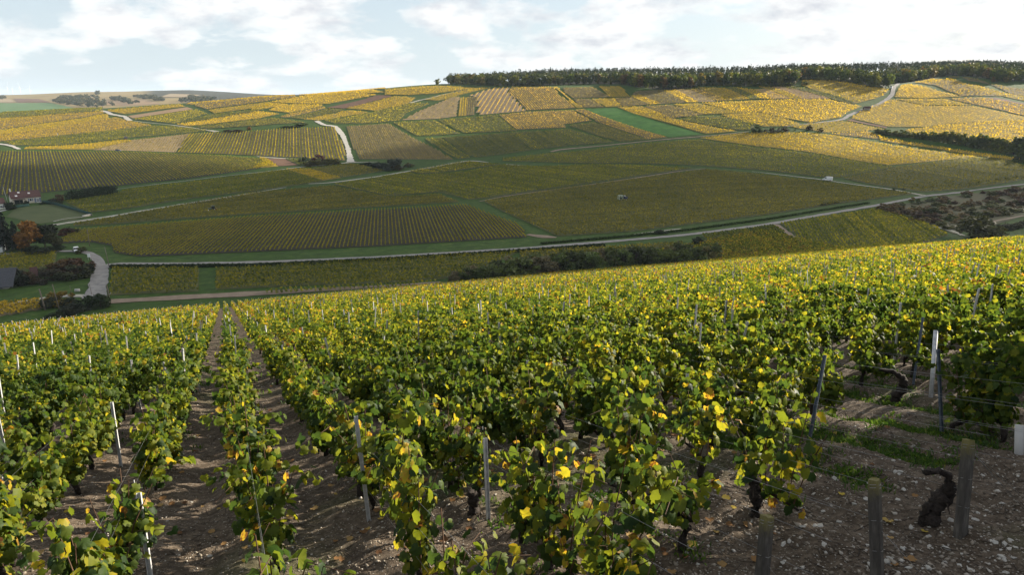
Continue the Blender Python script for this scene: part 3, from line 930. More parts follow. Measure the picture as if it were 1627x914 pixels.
P('brown olive vineyard left of the green crop field', 'B', [(985, 225.5), (1027, 222), (945, 195), (911, 198.3), (907, 200)], dirpx=[(1006, 224), (928, 197)])
P('narrow tan strip of vines along the green crop field', 'O', [(1031, 221.3), (1059, 218.5), (1008, 204), (927, 174.2), (914, 174.8), (949, 192.3)], dirpx=[(1045, 220), (955, 190)], tint_shift=-0.12)
field('crop_field', 'vivid green crop field on the slope below the wood', M_FIELD, [(1062, 218), (1116, 213.3), (1050, 195.5), (979, 171.6), (929, 173.5), (1010, 204)])
P('golden strip of vines right of the green crop field', 'N', [(1123, 212.3), (1170, 208.5), (1076, 190.8), (1066, 188.6), (1020, 169.8), (983, 170.8), (1010, 181.5)], tint_shift=-0.2)
P('green and tan plot of vines left of the round dark bush', 'G', [(1180, 207.3), (1194, 206), (1200, 196.5), (1150, 186.3), (1105, 184.8), (1083, 190)])
P('orange yellow plot of vines above the round dark bush', 'Y', [(1216, 201), (1250, 200.5), (1272, 198), (1240, 187.5), (1200, 178.5), (1146, 183)], dirpx=[(1260, 199), (1170, 181)])
P('bright yellow vineyard left of the winding road', 'N', [(1289, 194.6), (1335, 186.2), (1343, 179), (1367, 169.3), (1318, 159), (1200, 160.5), (1117, 164), (1176, 179.5), (1205, 177), (1245, 187)], dirpx=[(1335, 186), (1200, 160)], tint_shift=-0.05)
P('yellow strip of vines below the upper terrace line', 'Y', [(1115, 181.3), (1171, 179.8), (1110, 164.6), (1071, 166.6)], dirpx=[(1143, 180), (1090, 165)])
P('tan and green strip of vines on the upper terrace', 'T', [(1061, 188.3), (1098, 184.6), (1113, 182), (1064, 167.3), (1026, 169)], dirpx=[(1080, 187), (1040, 168)], tint_shift=0.1)
# upper slope under the wood
P('gold vineyard flecked with red right of the curved rows', 'O', [(840, 175), (914, 171.7), (886, 150), (878, 139), (814, 139), (810, 147)], dirpx=[(880, 173), (845, 140)], tint_shift=0.12)
P('thin yellow strip of vines beside the red flecked vineyard', 'Y', [(918, 171.2), (925, 170.8), (893, 148), (884, 138.6), (881, 138.8)], dirpx=[(922, 171), (888, 143)])
P('tan plot of vines in the shade of the wood', 'T', [(912, 155.5), (967, 154), (940, 139), (896, 140), (899, 148)], dirpx=[(940, 154), (918, 140)])
P('yellow plot of vines under the middle of the wood', 'Y', [(969, 154), (1000, 153.3), (983, 137.5), (951, 138)], dirpx=[(985, 154), (967, 138)])
P('tan plot of vines above the green crop field', 'T', [(928, 170.4), (959, 170.2), (935, 157.7), (911, 157.2)], dirpx=[(945, 170), (923, 157)])
P('yellow plot of vines above the green crop field', 'Y', [(964, 169.8), (988, 168.8), (974, 156.5), (940, 157.6)], dirpx=[(977, 169), (958, 157)])
P('tan strip of vines beside a yellow plot above the crop field', 'T', [(991, 168.6), (1030, 166.3), (1003, 154.6), (977, 156.2)], dirpx=[(1010, 167), (990, 156)])
P('yellow strip of vines stepping down from the wood corner', 'N', [(1033, 166), (1050, 165), (1015, 151), (1003, 152.7)], dirpx=[(1042, 165.5), (1009, 152)])
P('dark tan plot of vines under the wood corner', 'T', [(1053, 164.8), (1091, 163), (1050, 143.5), (1013, 145), (1006, 150)], dirpx=[(1070, 164), (1032, 144)], tint_shift=-0.1)
P('bright yellow strip of vines right of the wood corner', 'N', [(1094, 162.8), (1109, 162.3), (1072, 143), (1053, 143.8)], dirpx=[(1101, 162.5), (1062, 143.5)])
P('tan strip of vines right of the wood corner', 'T', [(1111, 162), (1136, 161), (1095, 142.3), (1074, 142.6)], dirpx=[(1123, 161.5), (1085, 142.5)], soil=M_VSOIL_PALE)
P('orange strip of vines below the wood edge', 'O', [(1139, 160.8), (1152, 159.6), (1112, 141.9), (1097, 142.2)], dirpx=[(1145, 160), (1105, 142)])
P('wide yellow strip of vines below the wood edge', 'Y', [(1155, 159.4), (1190, 157.6), (1150, 140.3), (1108, 138.8)], dirpx=[(1172, 158.5), (1130, 139.5)])
P('green gold strip of vines below the wood edge', 'G', [(1192, 157.5), (1207, 157), (1165, 139.3), (1152, 139.8)], dirpx=[(1200, 157), (1158, 139.5)], tint_shift=0.1)
P('yellow strip of vines above the bright yellow vineyard', 'N', [(1210, 157), (1228, 157), (1200, 143.5), (1168, 139)], dirpx=[(1219, 157), (1184, 141)])
P('orange tan strip of vines above the bright yellow vineyard', 'O', [(1230, 157), (1255, 156.7), (1215, 141.3), (1201, 142.4)], dirpx=[(1242, 157), (1208, 142)], soil=M_VSOIL_PALE)
P('second yellow strip of vines above the bright yellow vineyard', 'Y', [(1257, 156.6), (1275, 156.6), (1225, 139.5), (1206, 138)], dirpx=[(1266, 156.6), (1216, 139)])
P('brown tan strip of vines with bare earth below the wood', 'T', [(1278, 156.7), (1317, 156.7), (1290, 149), (1240, 138.3), (1227, 138.3)], dirpx=[(1298, 156.7), (1233, 138.3)], gap=0.4, soil=M_PINKEARTH)
P('green strip of vines sloping down to the winding road', 'D', [(1322, 157.4), (1358, 165), (1355, 161.5), (1330, 153), (1265, 138.3), (1243, 138)], dirpx=[(1340, 160), (1254, 138)], tint_shift=0.3)
P('gold green vineyard between the wood and the winding road', 'Y', [(1362, 163.5), (1387, 157), (1403, 151), (1398, 147), (1330, 133.5), (1300, 128), (1276, 128), (1275, 135), (1290, 141)], dirpx=[(1380, 159), (1290, 131)])
P('bright strip of vines beside the wood corner and road', 'N', [(1408, 147), (1410, 142.5), (1398, 140.3), (1340, 130), (1315, 128.3), (1350, 138)], dirpx=[(1408, 146), (1322, 130)])
P('tan strip of vines beside the wood corner and road', 'T', [(1402, 150), (1407, 148), (1360, 140.5), (1310, 128.2), (1302, 128.2), (1330, 136.5)], dirpx=[(1404, 149), (1306, 128.2)])
# left middle hill
P('gold strip of vines right of the pale bend', 'Y', [(176, 177), (200, 181.3), (293, 169.6), (284, 166), (200, 172.6), (172, 175.5)], dirpx=[(200, 179), (290, 168)])
field('ploughed_field', 'reddish bare strip right of the pale bend', M_PINKEARTH, [(211, 188.3), (308, 173.7), (297, 170.4), (203, 184.3)], dirpx=[(207, 186), (302, 172)])
P('gold green vineyard below the reddish bare strip', 'G', [(214, 189.5), (277, 196.8), (328, 181), (311, 174.4)], dirpx=[(250, 194), (320, 178)], tint_shift=0.22)
P('brilliant yellow strip of vines on the left hill', 'N', [(281, 198), (302, 200.4), (410, 188.3), (443, 181.3), (410, 177.4), (344, 188.7)], dirpx=[(290, 199), (425, 180)], tint_shift=0.1)
P('thin green strip of vines above the brilliant yellow strip', 'G', [(282, 196.3), (344, 187), (408, 175.9), (425, 172.6), (335, 182)], dirpx=[(282, 196.3), (420, 173)])
P('gold strip of vines on the left hill below the orange crest', 'Y', [(342, 180), (408, 171.3), (440, 166.8), (428, 163), (332, 175)], dirpx=[(340, 178), (435, 165)])
P('orange crest strip of vines above the lone tree path', 'O', [(330, 173.2), (410, 162.4), (468, 154.4), (456, 151.2), (312, 168)], dirpx=[(320, 171), (460, 153)])
P('thin yellow crest strip of vines beside the lone tree', 'Y', [(299, 165), (312, 167), (452, 150.8), (440, 152)], dirpx=[(305, 166), (446, 151.4)])
P('grey olive strip of vines above the row of dark shrubs', 'B', [(330, 204.5), (410, 199.8), (486, 195.3), (463, 191.6), (432, 188.6), (410, 190.6), (312, 201.9)], dirpx=[(330, 203), (475, 193)], tint_shift=0.2)
P('bright gold vineyard below the crest left of the lone ridge tree', 'N', [(431, 162.3), (470, 164.3), (520, 165), (598, 150.8), (575, 149), (610, 147), (548, 144), (482, 153)], dirpx=[(470, 164), (590, 149)])
P('tan strip of vines on the bare crest', 'O', [(476, 152), (545, 143.6), (612, 141.3), (610, 140), (560, 142.6), (478, 149.6)], dirpx=[(480, 150.5), (608, 141)])
P('yellow crest vineyard below the lone ridge tree', 'Y', [(613, 150.3), (650, 150.8), (691, 148.4), (755, 140.7), (723, 138), (690, 137.2), (613, 142)], dirpx=[(620, 148), (740, 139)])
P('bright yellow lozenge of vines left of the ploughed strip', 'N', [(429, 175.3), (459, 179.3), (512, 168.6), (510, 166.8), (468, 166.3), (442, 168.5)], dirpx=[(440, 177), (511, 167.5)])
P('small gold plot of vines on the left hill', 'Y', [(401, 176.6), (424, 172.3), (458, 166.2), (437, 164), (401, 170.8)], dirpx=[(401, 175), (448, 165)])
P('orange strip of vines left of the ploughed strip', 'O', [(446, 186.3), (458, 186.8), (516, 172.2), (513, 169.9), (463, 180.7)], dirpx=[(452, 186.5), (515, 171)])
field('ploughed_field', 'dark red brown ploughed strip across the yellow hillside', M_PLOUGH, [(519, 171.3), (547, 172.6), (609, 157), (624, 152.3), (602, 151.2)], dirpx=[(530, 172), (615, 152)])
P('yellow vineyard right of the ploughed strip', 'Y', [(552, 172.4), (599, 176), (650, 163.6), (659, 155.8), (627, 153.3)], dirpx=[(575, 174), (645, 156)])
P('grey green strip of vines under the ploughed strip', 'B', [(464, 187.4), (480, 189.3), (547, 175), (521, 173)], dirpx=[(472, 188.4), (534, 174)], tint_shift=0.1)
P('yellow strip of vines under the ploughed strip', 'Y', [(484, 189.6), (508, 191.3), (585, 178.7), (553, 176.2)], dirpx=[(496, 190.5), (569, 177.5)])
P('wide gold green vineyard above the white farm track', 'G', [(517, 192), (533, 196.3), (584, 196.2), (634, 191.7), (644, 180.5), (684, 165.2), (656, 163.8), (601, 177.2), (587, 180.2)], dirpx=[(560, 196), (640, 170)], tint_shift=0.25)
P('tan vineyard on the slope below the wood', 'T', [(641, 190.8), (692, 188.8), (723, 184.8), (726, 163.5), (730, 154.5), (718, 155), (666, 177.5)], dirpx=[(690, 189), (722, 155)], tint_shift=0.05, soil=M_VSOIL_PALE)
P('narrow green and yellow plot of vines with upright rows', 'Y', [(728, 184.6), (739, 183.8), (741, 155.5), (734, 155), (730, 165)], dirpx=[(735, 184), (737, 155)], sp=2.8)
P('narrow tan plot of vines with upright rows', 'T', [(742, 183.3), (754, 182.4), (755, 160), (757, 155.4), (744, 154.8)], dirpx=[(748, 183), (750, 155)])
P('pale striped vineyard with curving rows below the wood', 'O', [(761, 182.3), (833, 176.4), (806, 147), (808, 139.6), (787, 140), (748, 151.8), (759, 155.3)], dirpx=[(790, 179), (812, 141)], sp=5.2, soil=M_VSOIL_PALE, dens=1.8, tint_shift=0.12)
P('gold strip of vines curving up to the wood', 'Y', [(674, 158.5), (697, 159.7), (731, 151), (782, 139.8), (766, 139.4), (706, 150.6)], dirpx=[(690, 158), (770, 140)])
# right hill
P('yellow vineyard right of the winding road near the pole', 'N', [(1423, 154.3), (1470, 156.2), (1525, 153.3), (1487, 144.5), (1443, 134.4), (1434, 136.2)], dirpx=[(1470, 156), (1438, 135)])
P('tan gold vineyard in the middle of the right hill', 'O', [(1528, 153), (1583, 152.8), (1542, 140.2), (1499, 127.3), (1480, 126), (1453, 131.5)], dirpx=[(1555, 153), (1480, 128)])
P('yellow strip of vines running up the right hill', 'Y', [(1587, 152.7), (1608, 151.2), (1528, 132.8), (1506, 125), (1501, 127.2), (1548, 141)], dirpx=[(1597, 152), (1503, 126)])
P('tan vineyard below the far right wood', 'T', [(1611, 151), (1700, 156), (1700, 148), (1627, 142.6), (1571, 134.5), (1535, 128.5), (1516, 122), (1507, 123.5)], dirpx=[(1660, 153), (1535, 126)], tint_shift=0.12)
P('yellow plot of vines at the right edge below the tan vineyard', 'Y', [(1597, 153.7), (1700, 172), (1700, 160), (1627, 153.2), (1612, 152)], dirpx=[(1660, 164), (1605, 153)])
field('ploughed_field', 'purple brown bare strip on the right hill', M_PLOUGH, [(1565, 155.6), (1627, 166.4), (1700, 178), (1700, 174), (1627, 164.2), (1581, 155.6)])
P('orange and yellow vineyard under the purple brown strip', 'O', [(1508, 157.3), (1546, 165.5), (1627, 183.2), (1700, 196), (1700, 180), (1627, 167.8), (1563, 156.4)], dirpx=[(1546, 165), (1680, 190)], tint_shift=0.15)
P('small yellow plot of vines right of the winding road', 'Y', [(1424, 157.4), (1468, 166.8), (1540, 166.8), (1500, 157.8)], dirpx=[(1450, 162), (1520, 162)])
P('broad yellow vineyard across the right hill', 'Y', [(1353, 188.2), (1412, 201), (1470, 201.6), (1510, 196.8), (1560, 193.8), (1700, 191), (1700, 199), (1627, 186), (1545, 169.5), (1468, 168.8), (1419, 158.7), (1393, 168), (1369, 178.3)], dirpx=[(1450, 200), (1500, 172)], tint_shift=0.1)
field('ploughed_field', 'narrow bare brown strip beside the winding road', M_PLOUGH, [(1344, 191.3), (1409, 204.3), (1409, 202), (1352, 189.6)])
P('green gold vineyard in front of the winding road', 'Y', [(1257, 201), (1270, 204), (1311, 210.6), (1340, 209.3), (1394, 206), (1405, 205.8), (1340, 193), (1325, 194), (1290, 197.4)], dirpx=[(1300, 209), (1340, 194)], tint_shift=-0.12)
P('bright yellow vineyard above the dark hedge at right', 'N', [(1440, 207), (1457, 217), (1542, 229), (1622, 242), (1700, 255), (1700, 194), (1627, 192.3), (1560, 195.5), (1510, 199.2)], dirpx=[(1520, 206), (1627, 208)], tint_shift=-0.1)
# below the lower road
P('dark green plot of vines right of the junction', 'D', [(176, 469.5), (314, 463.5), (315, 428), (180, 428.5)], dirpx=[(176, 469.5), (314, 463.5)], tint_shift=0.2)
P('long dark green vineyard below the lower road', 'D', [(344, 461.8), (400, 457.8), (600, 450.5), (700, 444.5), (760, 430), (800, 412), (820, 402.5), (600, 414.5), (400, 426.5), (345, 428)], dirpx=[(344, 461.8), (700, 445)], tint_shift=0.22)
P('thin tan plot of vines between the lower road and the bushes', 'B', [(826, 402), (1083, 387), (1090, 391), (830, 412)])
P('dim green vineyard beside the bare earth strip', 'L', [(418, 469.5), (520, 463.3), (610, 459.3), (715, 447.5), (655, 451.3), (430, 462)], dirpx=[(440, 469), (438, 462)], tint_shift=0.1)
P('small green vineyard left of the russet bushes', 'D', [(-60, 439), (0, 434), (60, 428), (86, 421), (89, 402), (0, 406.5), (-60, 409)], tint_shift=0.3)
P('orange brown vineyard at the lower left edge', 'O', [(-60, 512), (0, 503), (40, 497), (66, 491), (62, 478.5), (0, 484), (-60, 490)], dirpx=[(0, 512), (66, 491)], tint_shift=-0.15, dens=1.4, size=0.34)
P('dark vineyard with diagonal rows below the right of the road', 'D', [(1117, 375), (1228, 359.3), (1286, 399), (1330, 420), (1180, 430), (1158, 411)], dirpx=[(1225, 405), (1180, 372)], dens=1.2, tint_shift=0.05)
P('green vineyard in front of the brown scrub', 'L', [(1242, 356.5), (1393, 333), (1436, 344), (1485, 362.5), (1503, 374), (1430, 400), (1330, 412), (1296, 398)], dirpx=[(1330, 390), (1300, 350)], tint_shift=0.02)
field('lawn', 'mown lawn in front of the farmhouse', M_LAWN, [(26, 331), (70, 326), (90, 325), (146, 341), (120, 350), (60, 356), (10, 345)])
field('rough_ground', 'rough brown grassy ground under the scrub right of the road', M_ROUGH, [(1398, 332), (1450, 322), (1500, 313), (1560, 306), (1627, 297), (1720, 285), (1720, 335), (1627, 345), (1560, 362), (1515, 372), (1490, 362), (1440, 343)], cat='rough ground')
# far plateau on the left
field('crop_field', 'pale green crop field on the far left plateau', M_FIELD_FAR, [(-60, 181), (0, 179.5), (125, 173.5), (80, 163.6), (0, 164), (-60, 165)], fn=h_beyond)
field('far_field', 'brown strip field on the far left plateau', M_PLOUGH, [(28, 163), (80, 162.6), (62, 157.5), (22, 156.5)], fn=h_beyond)
field('far_field', 'gold strip field at the far left edge', M_VSOIL_PALE, [(-60, 164), (24, 162.8), (18, 157.6), (-60, 158)], fn=h_beyond)
field('far_field', 'pinkish fields between the far woods', M_PINKEARTH, [(150, 166), (200, 168), (255, 165), (230, 158), (170, 160)], fn=h_beyond)
field('far_field', 'pale fields on the far plateau below the bluish wood', M_VSOIL_PALE, [(255, 154), (300, 154.5), (320, 151), (270, 149)], fn=h_beyond)
print('parcel cards', N_CARDS)
# ------------------------------------------------------------------ trees and bushes


def crown_mesh(name, seed, n, kind='round', card=0.10):
    """unit tree crown: leaf clumps gathered on many small lobes, height 0..1, radius about 0.4"""
    global RNG
    keep = RNG; RNG = np.random.default_rng(seed)
    if kind == 'round':
        m = 19
        lobes = []
        while len(lobes) < m:
            p = RNG.uniform(-1, 1, 3)
            if np.linalg.norm(p) < 1: lobes.append(p)
        lobes = np.array(lobes) * np.array([0.31, 0.31, 0.36]) + np.array([0, 0, 0.53])
        lobes[:, 2] += 0.05 * RNG.normal(size=m)
        rad = RNG.uniform(0.11, 0.20, m)
    elif kind == 'bush':
        m = 15
        lobes = RNG.uniform(-1, 1, (m, 3)) * np.array([0.36, 0.36, 0.24]) + np.array([0, 0, 0.46])
        lobes[:, 2] *= np.clip(1.25 - 1.2 * np.hypot(lobes[:, 0], lobes[:, 1]), 0.5, 1.2)
        lobes[5:9, 2] = 0.14
        rad = RNG.uniform(0.11, 0.21, m)
    else:                                     # conifer
        m = 26
        t = np.linspace(0.12, 0.95, m)
        ang = RNG.uniform(0, 6.28, m)
        r = (1 - t) * 0.24
        lobes = np.stack([np.cos(ang) * r, np.sin(ang) * r, t], -1)
        rad = 0.05 + (1 - t) * 0.12
    per = RNG.choice(m, n, p=rad ** 2 / np.sum(rad ** 2))
    dirs = RNG.normal(size=(n, 3)); dirs /= np.linalg.norm(dirs, axis=1)[:, None]
    rr = rad[per] * (0.55 + 0.5 * RNG.random(n))
    c = lobes[per] + dirs * rr[:, None]
    if kind == 'bush': c[:, 2] = np.abs(c[:, 2])
    v, f = cards(c, card * (0.6 + 0.8 * RNG.random(n)))
    tint = np.clip(0.42 + 0.16 * (RNG.random(m)[per] - 0.5) + 0.22 * RNG.normal(size=n), 0, 1)
    RNG = keep
    return np_mesh(name, v, f, M_TREE, tint=tint)


def trunk_mesh(seed, top=0.62, r=0.022):
    rnd = random.Random(seed)
    bm = bmesh.new()
    tube(bm, [(0, 0, -0.03), (rnd.uniform(-.01, .01), rnd.uniform(-.01, .01), 0.2), (rnd.uniform(-.02, .02), rnd.uniform(-.02, .02), top)], [r * 1.35, r, r * 0.5], 6)
    for i in range(5):
        a = rnd.uniform(0, 6.28); z = rnd.uniform(0.22, 0.5); l = rnd.uniform(0.15, 0.26)
        tube(bm, [(0, 0, z), (math.cos(a) * l * .5, math.sin(a) * l * .5, z + .09), (math.cos(a) * l, math.sin(a) * l, z + .22)], [r * .55, r * .4, r * .18], 5)
    return bm_mesh('trunk', bm, M_BARK, True)


CROWNS = {('round', 'far'): [crown_mesh('crown', 100 + i, 240, 'round', 0.075) for i in range(6)],
          ('round', 'near'): [crown_mesh('crown', 120 + i, 1500, 'round', 0.034) for i in range(3)],
          ('bush', 'far'): [crown_mesh('crown', 140 + i, 170, 'bush', 0.10) for i in range(4)],
          ('bush', 'near'): [crown_mesh('crown', 150 + i, 1300, 'bush', 0.042) for i in range(4)],
          ('conifer', 'far'): [crown_mesh('crown', 160 + i, 200, 'conifer', 0.06) for i in range(3)],
          ('conifer', 'near'): [crown_mesh('crown', 170 + i, 1100, 'conifer', 0.032) for i in range(2)]}
TRUNKS = [trunk_mesh(i) for i in range(4)]
STEMS = [trunk_mesh(i + 10, 0.5, 0.030) for i in range(3)]
CONTR = [trunk_mesh(20, 0.95, 0.018)]


def tree(name, label, pos, h, wid, col, kind='round', lod='far', group=None, cat='tree', rz=None):
    i = random.randrange(1000)
    o = empty(name, pos, random.uniform(0, 6.28) if rz is None else rz)
    props(o, label, cat, group)
    ms = CROWNS[(kind, lod)]
    c = link('crown', ms[i % len(ms)], o, scale=(wid / 0.86, wid / 0.86, h))
    v = random.uniform(0.82, 1.2)
    c.color = (col[0] * v, col[1] * v, col[2] * v, 1)
    c['kind'] = 'stuff'
    tr = TRUNKS if kind == 'round' else STEMS if kind == 'bush' else CONTR
    link('trunk', tr[i % len(tr)], o, scale=(h, h, h))
    return o


def along(pts, step, fn=h_far):
    return resample(poly_world(pts, fn), step)


GREENS = [(0.090, 0.125, 0.018), (0.115, 0.145, 0.020), (0.048, 0.072, 0.015), (0.145, 0.150, 0.022), (0.112, 0.122, 0.022), (0.075, 0.098, 0.019)]
AUTUMN = [(0.16, 0.13, 0.025), (0.14, 0.09, 0.025), (0.19, 0.15, 0.03)]


def edge_trees(pts, label, n_rows=2, step=9.0, h=(11, 16), off=6.5):
    base = along(pts, step)
    d = np.gradient(base, axis=0); d /= np.linalg.norm(d, axis=1)[:, None]
    nrm = np.stack([-d[:, 1], d[:, 0]], -1)
    nrm *= np.sign(np.sum(nrm * base, axis=1))[:, None]
    for r in range(n_rows):
        for k in range(len(base)):
            p = base[k] + nrm[k] * (2.0 + r * off + random.uniform(-1.6, 1.6)) + d[k] * random.uniform(-2, 2)
            hh = (random.uniform(*h) + r * 1.2) * 1.02
            col = random.choice(AUTUMN) if random.random() < 0.09 else random.choice(GREENS)
            z = float(h_smooth(p[0], p[1]))
            tree('broadleaf_tree', label, (p[0], p[1], z), hh, hh * random.uniform(0.68, 0.95), col, group='broadleaf trees along the edge of the hilltop wood')


random.seed(3)
edge_trees([(713, 133.5), (760, 135.3), (800, 136), (860, 136), (940, 133.5), (985, 134)], 'broadleaf tree in the left end of the wood on the crest', h=(9, 13.5))
edge_trees([(985, 134.5), (1010, 138), (1044, 142), (1075, 142), (1100, 140.5), (1104, 136)], 'broadleaf tree in the corner of the wood that juts into the tan plots', h=(12, 16))
edge_trees([(1110, 135.5), (1160, 136), (1220, 136.5), (1262, 135.2), (1268, 129)], 'broadleaf tree in the middle of the wood edge above yellow strips', h=(11, 15))
edge_trees([(1272, 126.5), (1318, 128), (1344, 130.3), (1384, 138), (1405, 140)], 'broadleaf tree in the wedge of wood left of the winding road', h=(11, 15))
edge_trees([(1425, 132), (1448, 130), (1470, 126), (1491, 122.5), (1508, 120)], 'broadleaf tree in the wood right of the winding road end', h=(10, 14))
edge_trees([(1512, 119.5), (1548, 122.5), (1583, 130), (1605, 129.8), (1627, 129), (1700, 128)], 'broadleaf tree in the wood at the far right of the crest', h=(9, 14))
for (u, v, h, w, col, lb) in [(1578, 131, 6, 5.5, AUTUMN[1], 'small orange tree in front of the far right wood'), (1597, 130.5, 7, 8, AUTUMN[0], 'rounded yellow green tree in front of the far right wood'),
                             (1278, 134.7, 4, 6, GREENS[2], 'low dark bush at the corner of the wood'), (695, 135.5, 8.5, 8.5, GREENS[4], 'lone tree standing on the crest left of the wood'),
                             (706, 135.0, 2.2, 9, GREENS[2], 'low scrub between the lone crest tree and the wood'), (307, 161.5, 7.5, 9.5, (0.10, 0.075, 0.025), 'lone round tree on the left hill beside the grassy path')]:
    p = at(u, v)
    tree('lone_tree' if h > 5 else 'bush', lb, p, h, w, col, kind='round' if h > 5 else 'bush', cat='tree' if h > 5 else 'bush')


def stuff_trees(name, label, pts, n_cards, hmin, hmax, wid, cols_stops, cat='woodland', conifer=0.0, size=1.0):
    """many trees past counting, as one mass; pts: (n,2) ground points"""
    m = len(pts)
    hh = RNG.uniform(hmin, hmax, m)
    if np.isscalar(wid): wid = wid * np.ones(m)
    con = RNG.random(m) < conifer
    k = n_cards
    idx = np.repeat(np.arange(m), k)
    d = RNG.normal(size=(m * k, 3)); d /= np.linalg.norm(d, axis=1)[:, None]
    lob = RNG.normal(size=(m, 6, 3)) * 0.28
    d = d * 0.55 + lob[idx, RNG.integers(0, 6, m * k)]
    t = np.clip(0.62 + 0.36 * d[:, 2], 0.05, 1.0)
    shrink = np.where(con[idx], (1.05 - t) * 1.6, 1.0)
    x = pts[idx, 0] + d[:, 0] * wid[idx] * 0.5 * shrink
    y = pts[idx, 1] + d[:, 1] * wid[idx] * 0.5 * shrink
    zb = h_smooth(pts[:, 0], pts[:, 1])
    z = zb[idx] + t * hh[idx]
    v, f = cards(np.stack([x, y, z], -1), size * (0.6 + 0.8 * RNG.random(m * k)))
    tint = np.clip(RNG.random(m)[idx] * 0.55 + 0.22 + 0.18 * RNG.normal(size=m * k), 0, 1)
    mat = leaf_mat(name + '_leaves', cols_stops, 'attr', trans=0.25, gloss=0.15, rough=0.7)
    o = link(name, np_mesh(name, v, f, mat, tint=tint))
    props(o, label, cat, None, 'stuff')
    return o


def fill_points(front, depth, rows, step, jit=0.4):
    base = along(front, step)
    d = np.gradient(base, axis=0); d /= np.linalg.norm(d, axis=1)[:, None]
    nrm = np.stack([-d[:, 1], d[:, 0]], -1)
    nrm = base / np.linalg.norm(base, axis=1)[:, None]
    out = []
    for r in np.linspace(depth[0], depth[1], rows):
        out.append(base + nrm * r + RNG.normal(size=base.shape) * step * jit)
    return np.concatenate(out)


WOOD_STOPS = [(0.0, (0.014, 0.024, 0.012)), (0.4, (0.026, 0.042, 0.017)), (0.7, (0.045, 0.062, 0.020)), (0.9, (0.085, 0.085, 0.022)), (1.0, (0.15, 0.11, 0.03))]
PINE_STOPS = [(0.0, (0.010, 0.017, 0.012)), (0.5, (0.018, 0.030, 0.019)), (1.0, (0.035, 0.046, 0.024))]
wl = fill_points([(714, 133), (860, 135), (990, 133.5), (1040, 139), (1110, 134), (1220, 135), (1300, 126), (1390, 137), (1430, 130), (1510, 118.5), (1583, 128), (1720, 126)], (14, 95), 9, 9.0)
stuff_trees('woodland', 'mixed broadleaf wood behind the front trees along the crest', wl, 46, 11, 15, 9.0, WOOD_STOPS, size=0.9)
wl = fill_points([(760, 132), (900, 133), (1040, 136), (1220, 134), (1320, 125), (1430, 128), (1510, 117), (1600, 125), (1740, 122)], (110, 300), 13, 8.0)
stuff_trees('pine_wood', 'dark pine wood filling the skyline behind the broadleaf trees', wl, 46, 14, 16.5, 6.8, PINE_STOPS, conifer=0.35, size=0.75, cat='pine wood')


def far_wood(label, pts, n, h=(7, 12), wid=9, stops=None, size=1.9, ymin=1700):
    w = poly_world(pts, h_beyond)
    lo, hi = w.min(0), w.max(0)
    out = []; tries = 0
    while len(out) < n:
        p = RNG.uniform(lo, hi)
        inside = False
        for i in range(len(w)):
            a, b = w[i], w[(i + 1) % len(w)]
            if (a[1] > p[1]) != (b[1] > p[1]) and p[0] < (b[0] - a[0]) * (p[1] - a[1]) / (b[1] - a[1]) + a[0]: inside = not inside
        if inside and p[1] > ymin: out.append(p)
        tries += 1
        if tries > 200 * n: break
    if not out: return
    stuff_trees('far_wood', label, np.array(out), 26, h[0], h[1], wid, stops or WOOD_STOPS, size=size)


FARW = [(0.0, (0.022, 0.032, 0.016)), (0.5, (0.045, 0.055, 0.024)), (0.85, (0.085, 0.075, 0.032)), (1.0, (0.12, 0.085, 0.03))]
far_wood('dark wood on the far left plateau beyond the yellow slope', [(84, 164), (125, 173), (185, 169), (150, 158), (160, 155.5), (98, 155)], 170, (9, 14), 13, FARW, 2.2)
far_wood('dark copse standing on the far left skyline', [(117, 146.3), (155, 146), (153, 145), (118, 145.3)], 60, (10, 13), 20, FARW, 3.5, 2700)
far_wood('hedgerow wood sloping down between the far fields', [(165, 158), (210, 167), (222, 165), (190, 156.5)], 50, (8, 12), 13, FARW, 2.2)
far_wood('long dark wood between the far fields behind the crest', [(207, 154.5), (245, 154), (262, 161), (256, 163)], 80, (8, 12), 13, FARW, 2.2)
far_wood('dark wood in the dip behind the lone round tree', [(283, 163), (330, 163), (345, 158), (300, 155)], 90, (8, 12), 13, FARW, 2.2)
far_wood('dark trees at the far left edge of the picture', [(-10, 158.5), (8, 158), (8, 155.5), (-10, 155.5)], 24, (9, 12), 14, FARW, 2.4)
far_wood('single distant bush on the far left skyline', [(69, 149.5), (71.5, 149.5), (71.5, 148.5), (69, 148.5)], 3, (14, 16), 20, FARW, 4)

for u0, v0, n_, sp_ in [(716, 134.5, 16, 9.2), (1112, 136.3, 18, 8.6), (1276, 127.3, 15, 8.6)]:
    for k in range(n_):
        u = u0 + k * sp_ + random.uniform(-3, 3)
        v = float(np.interp(u, [713, 800, 860, 940, 985, 1110, 1220, 1262, 1272, 1318, 1344, 1384, 1405], [133.8, 136.3, 136.3, 133.8, 134.3, 135.9, 136.9, 135.6, 127, 128.4, 130.7, 138.4, 140.4]))
        tree('edge_shrub', 'low dark shrub at the foot of the hilltop wood', at(u, v), random.uniform(2.5, 5), random.uniform(6, 9), random.choice(GREENS[2:3] + GREENS[4:]), 'bush', 'far', group='shrubs at the foot of the hilltop wood', cat='bush')

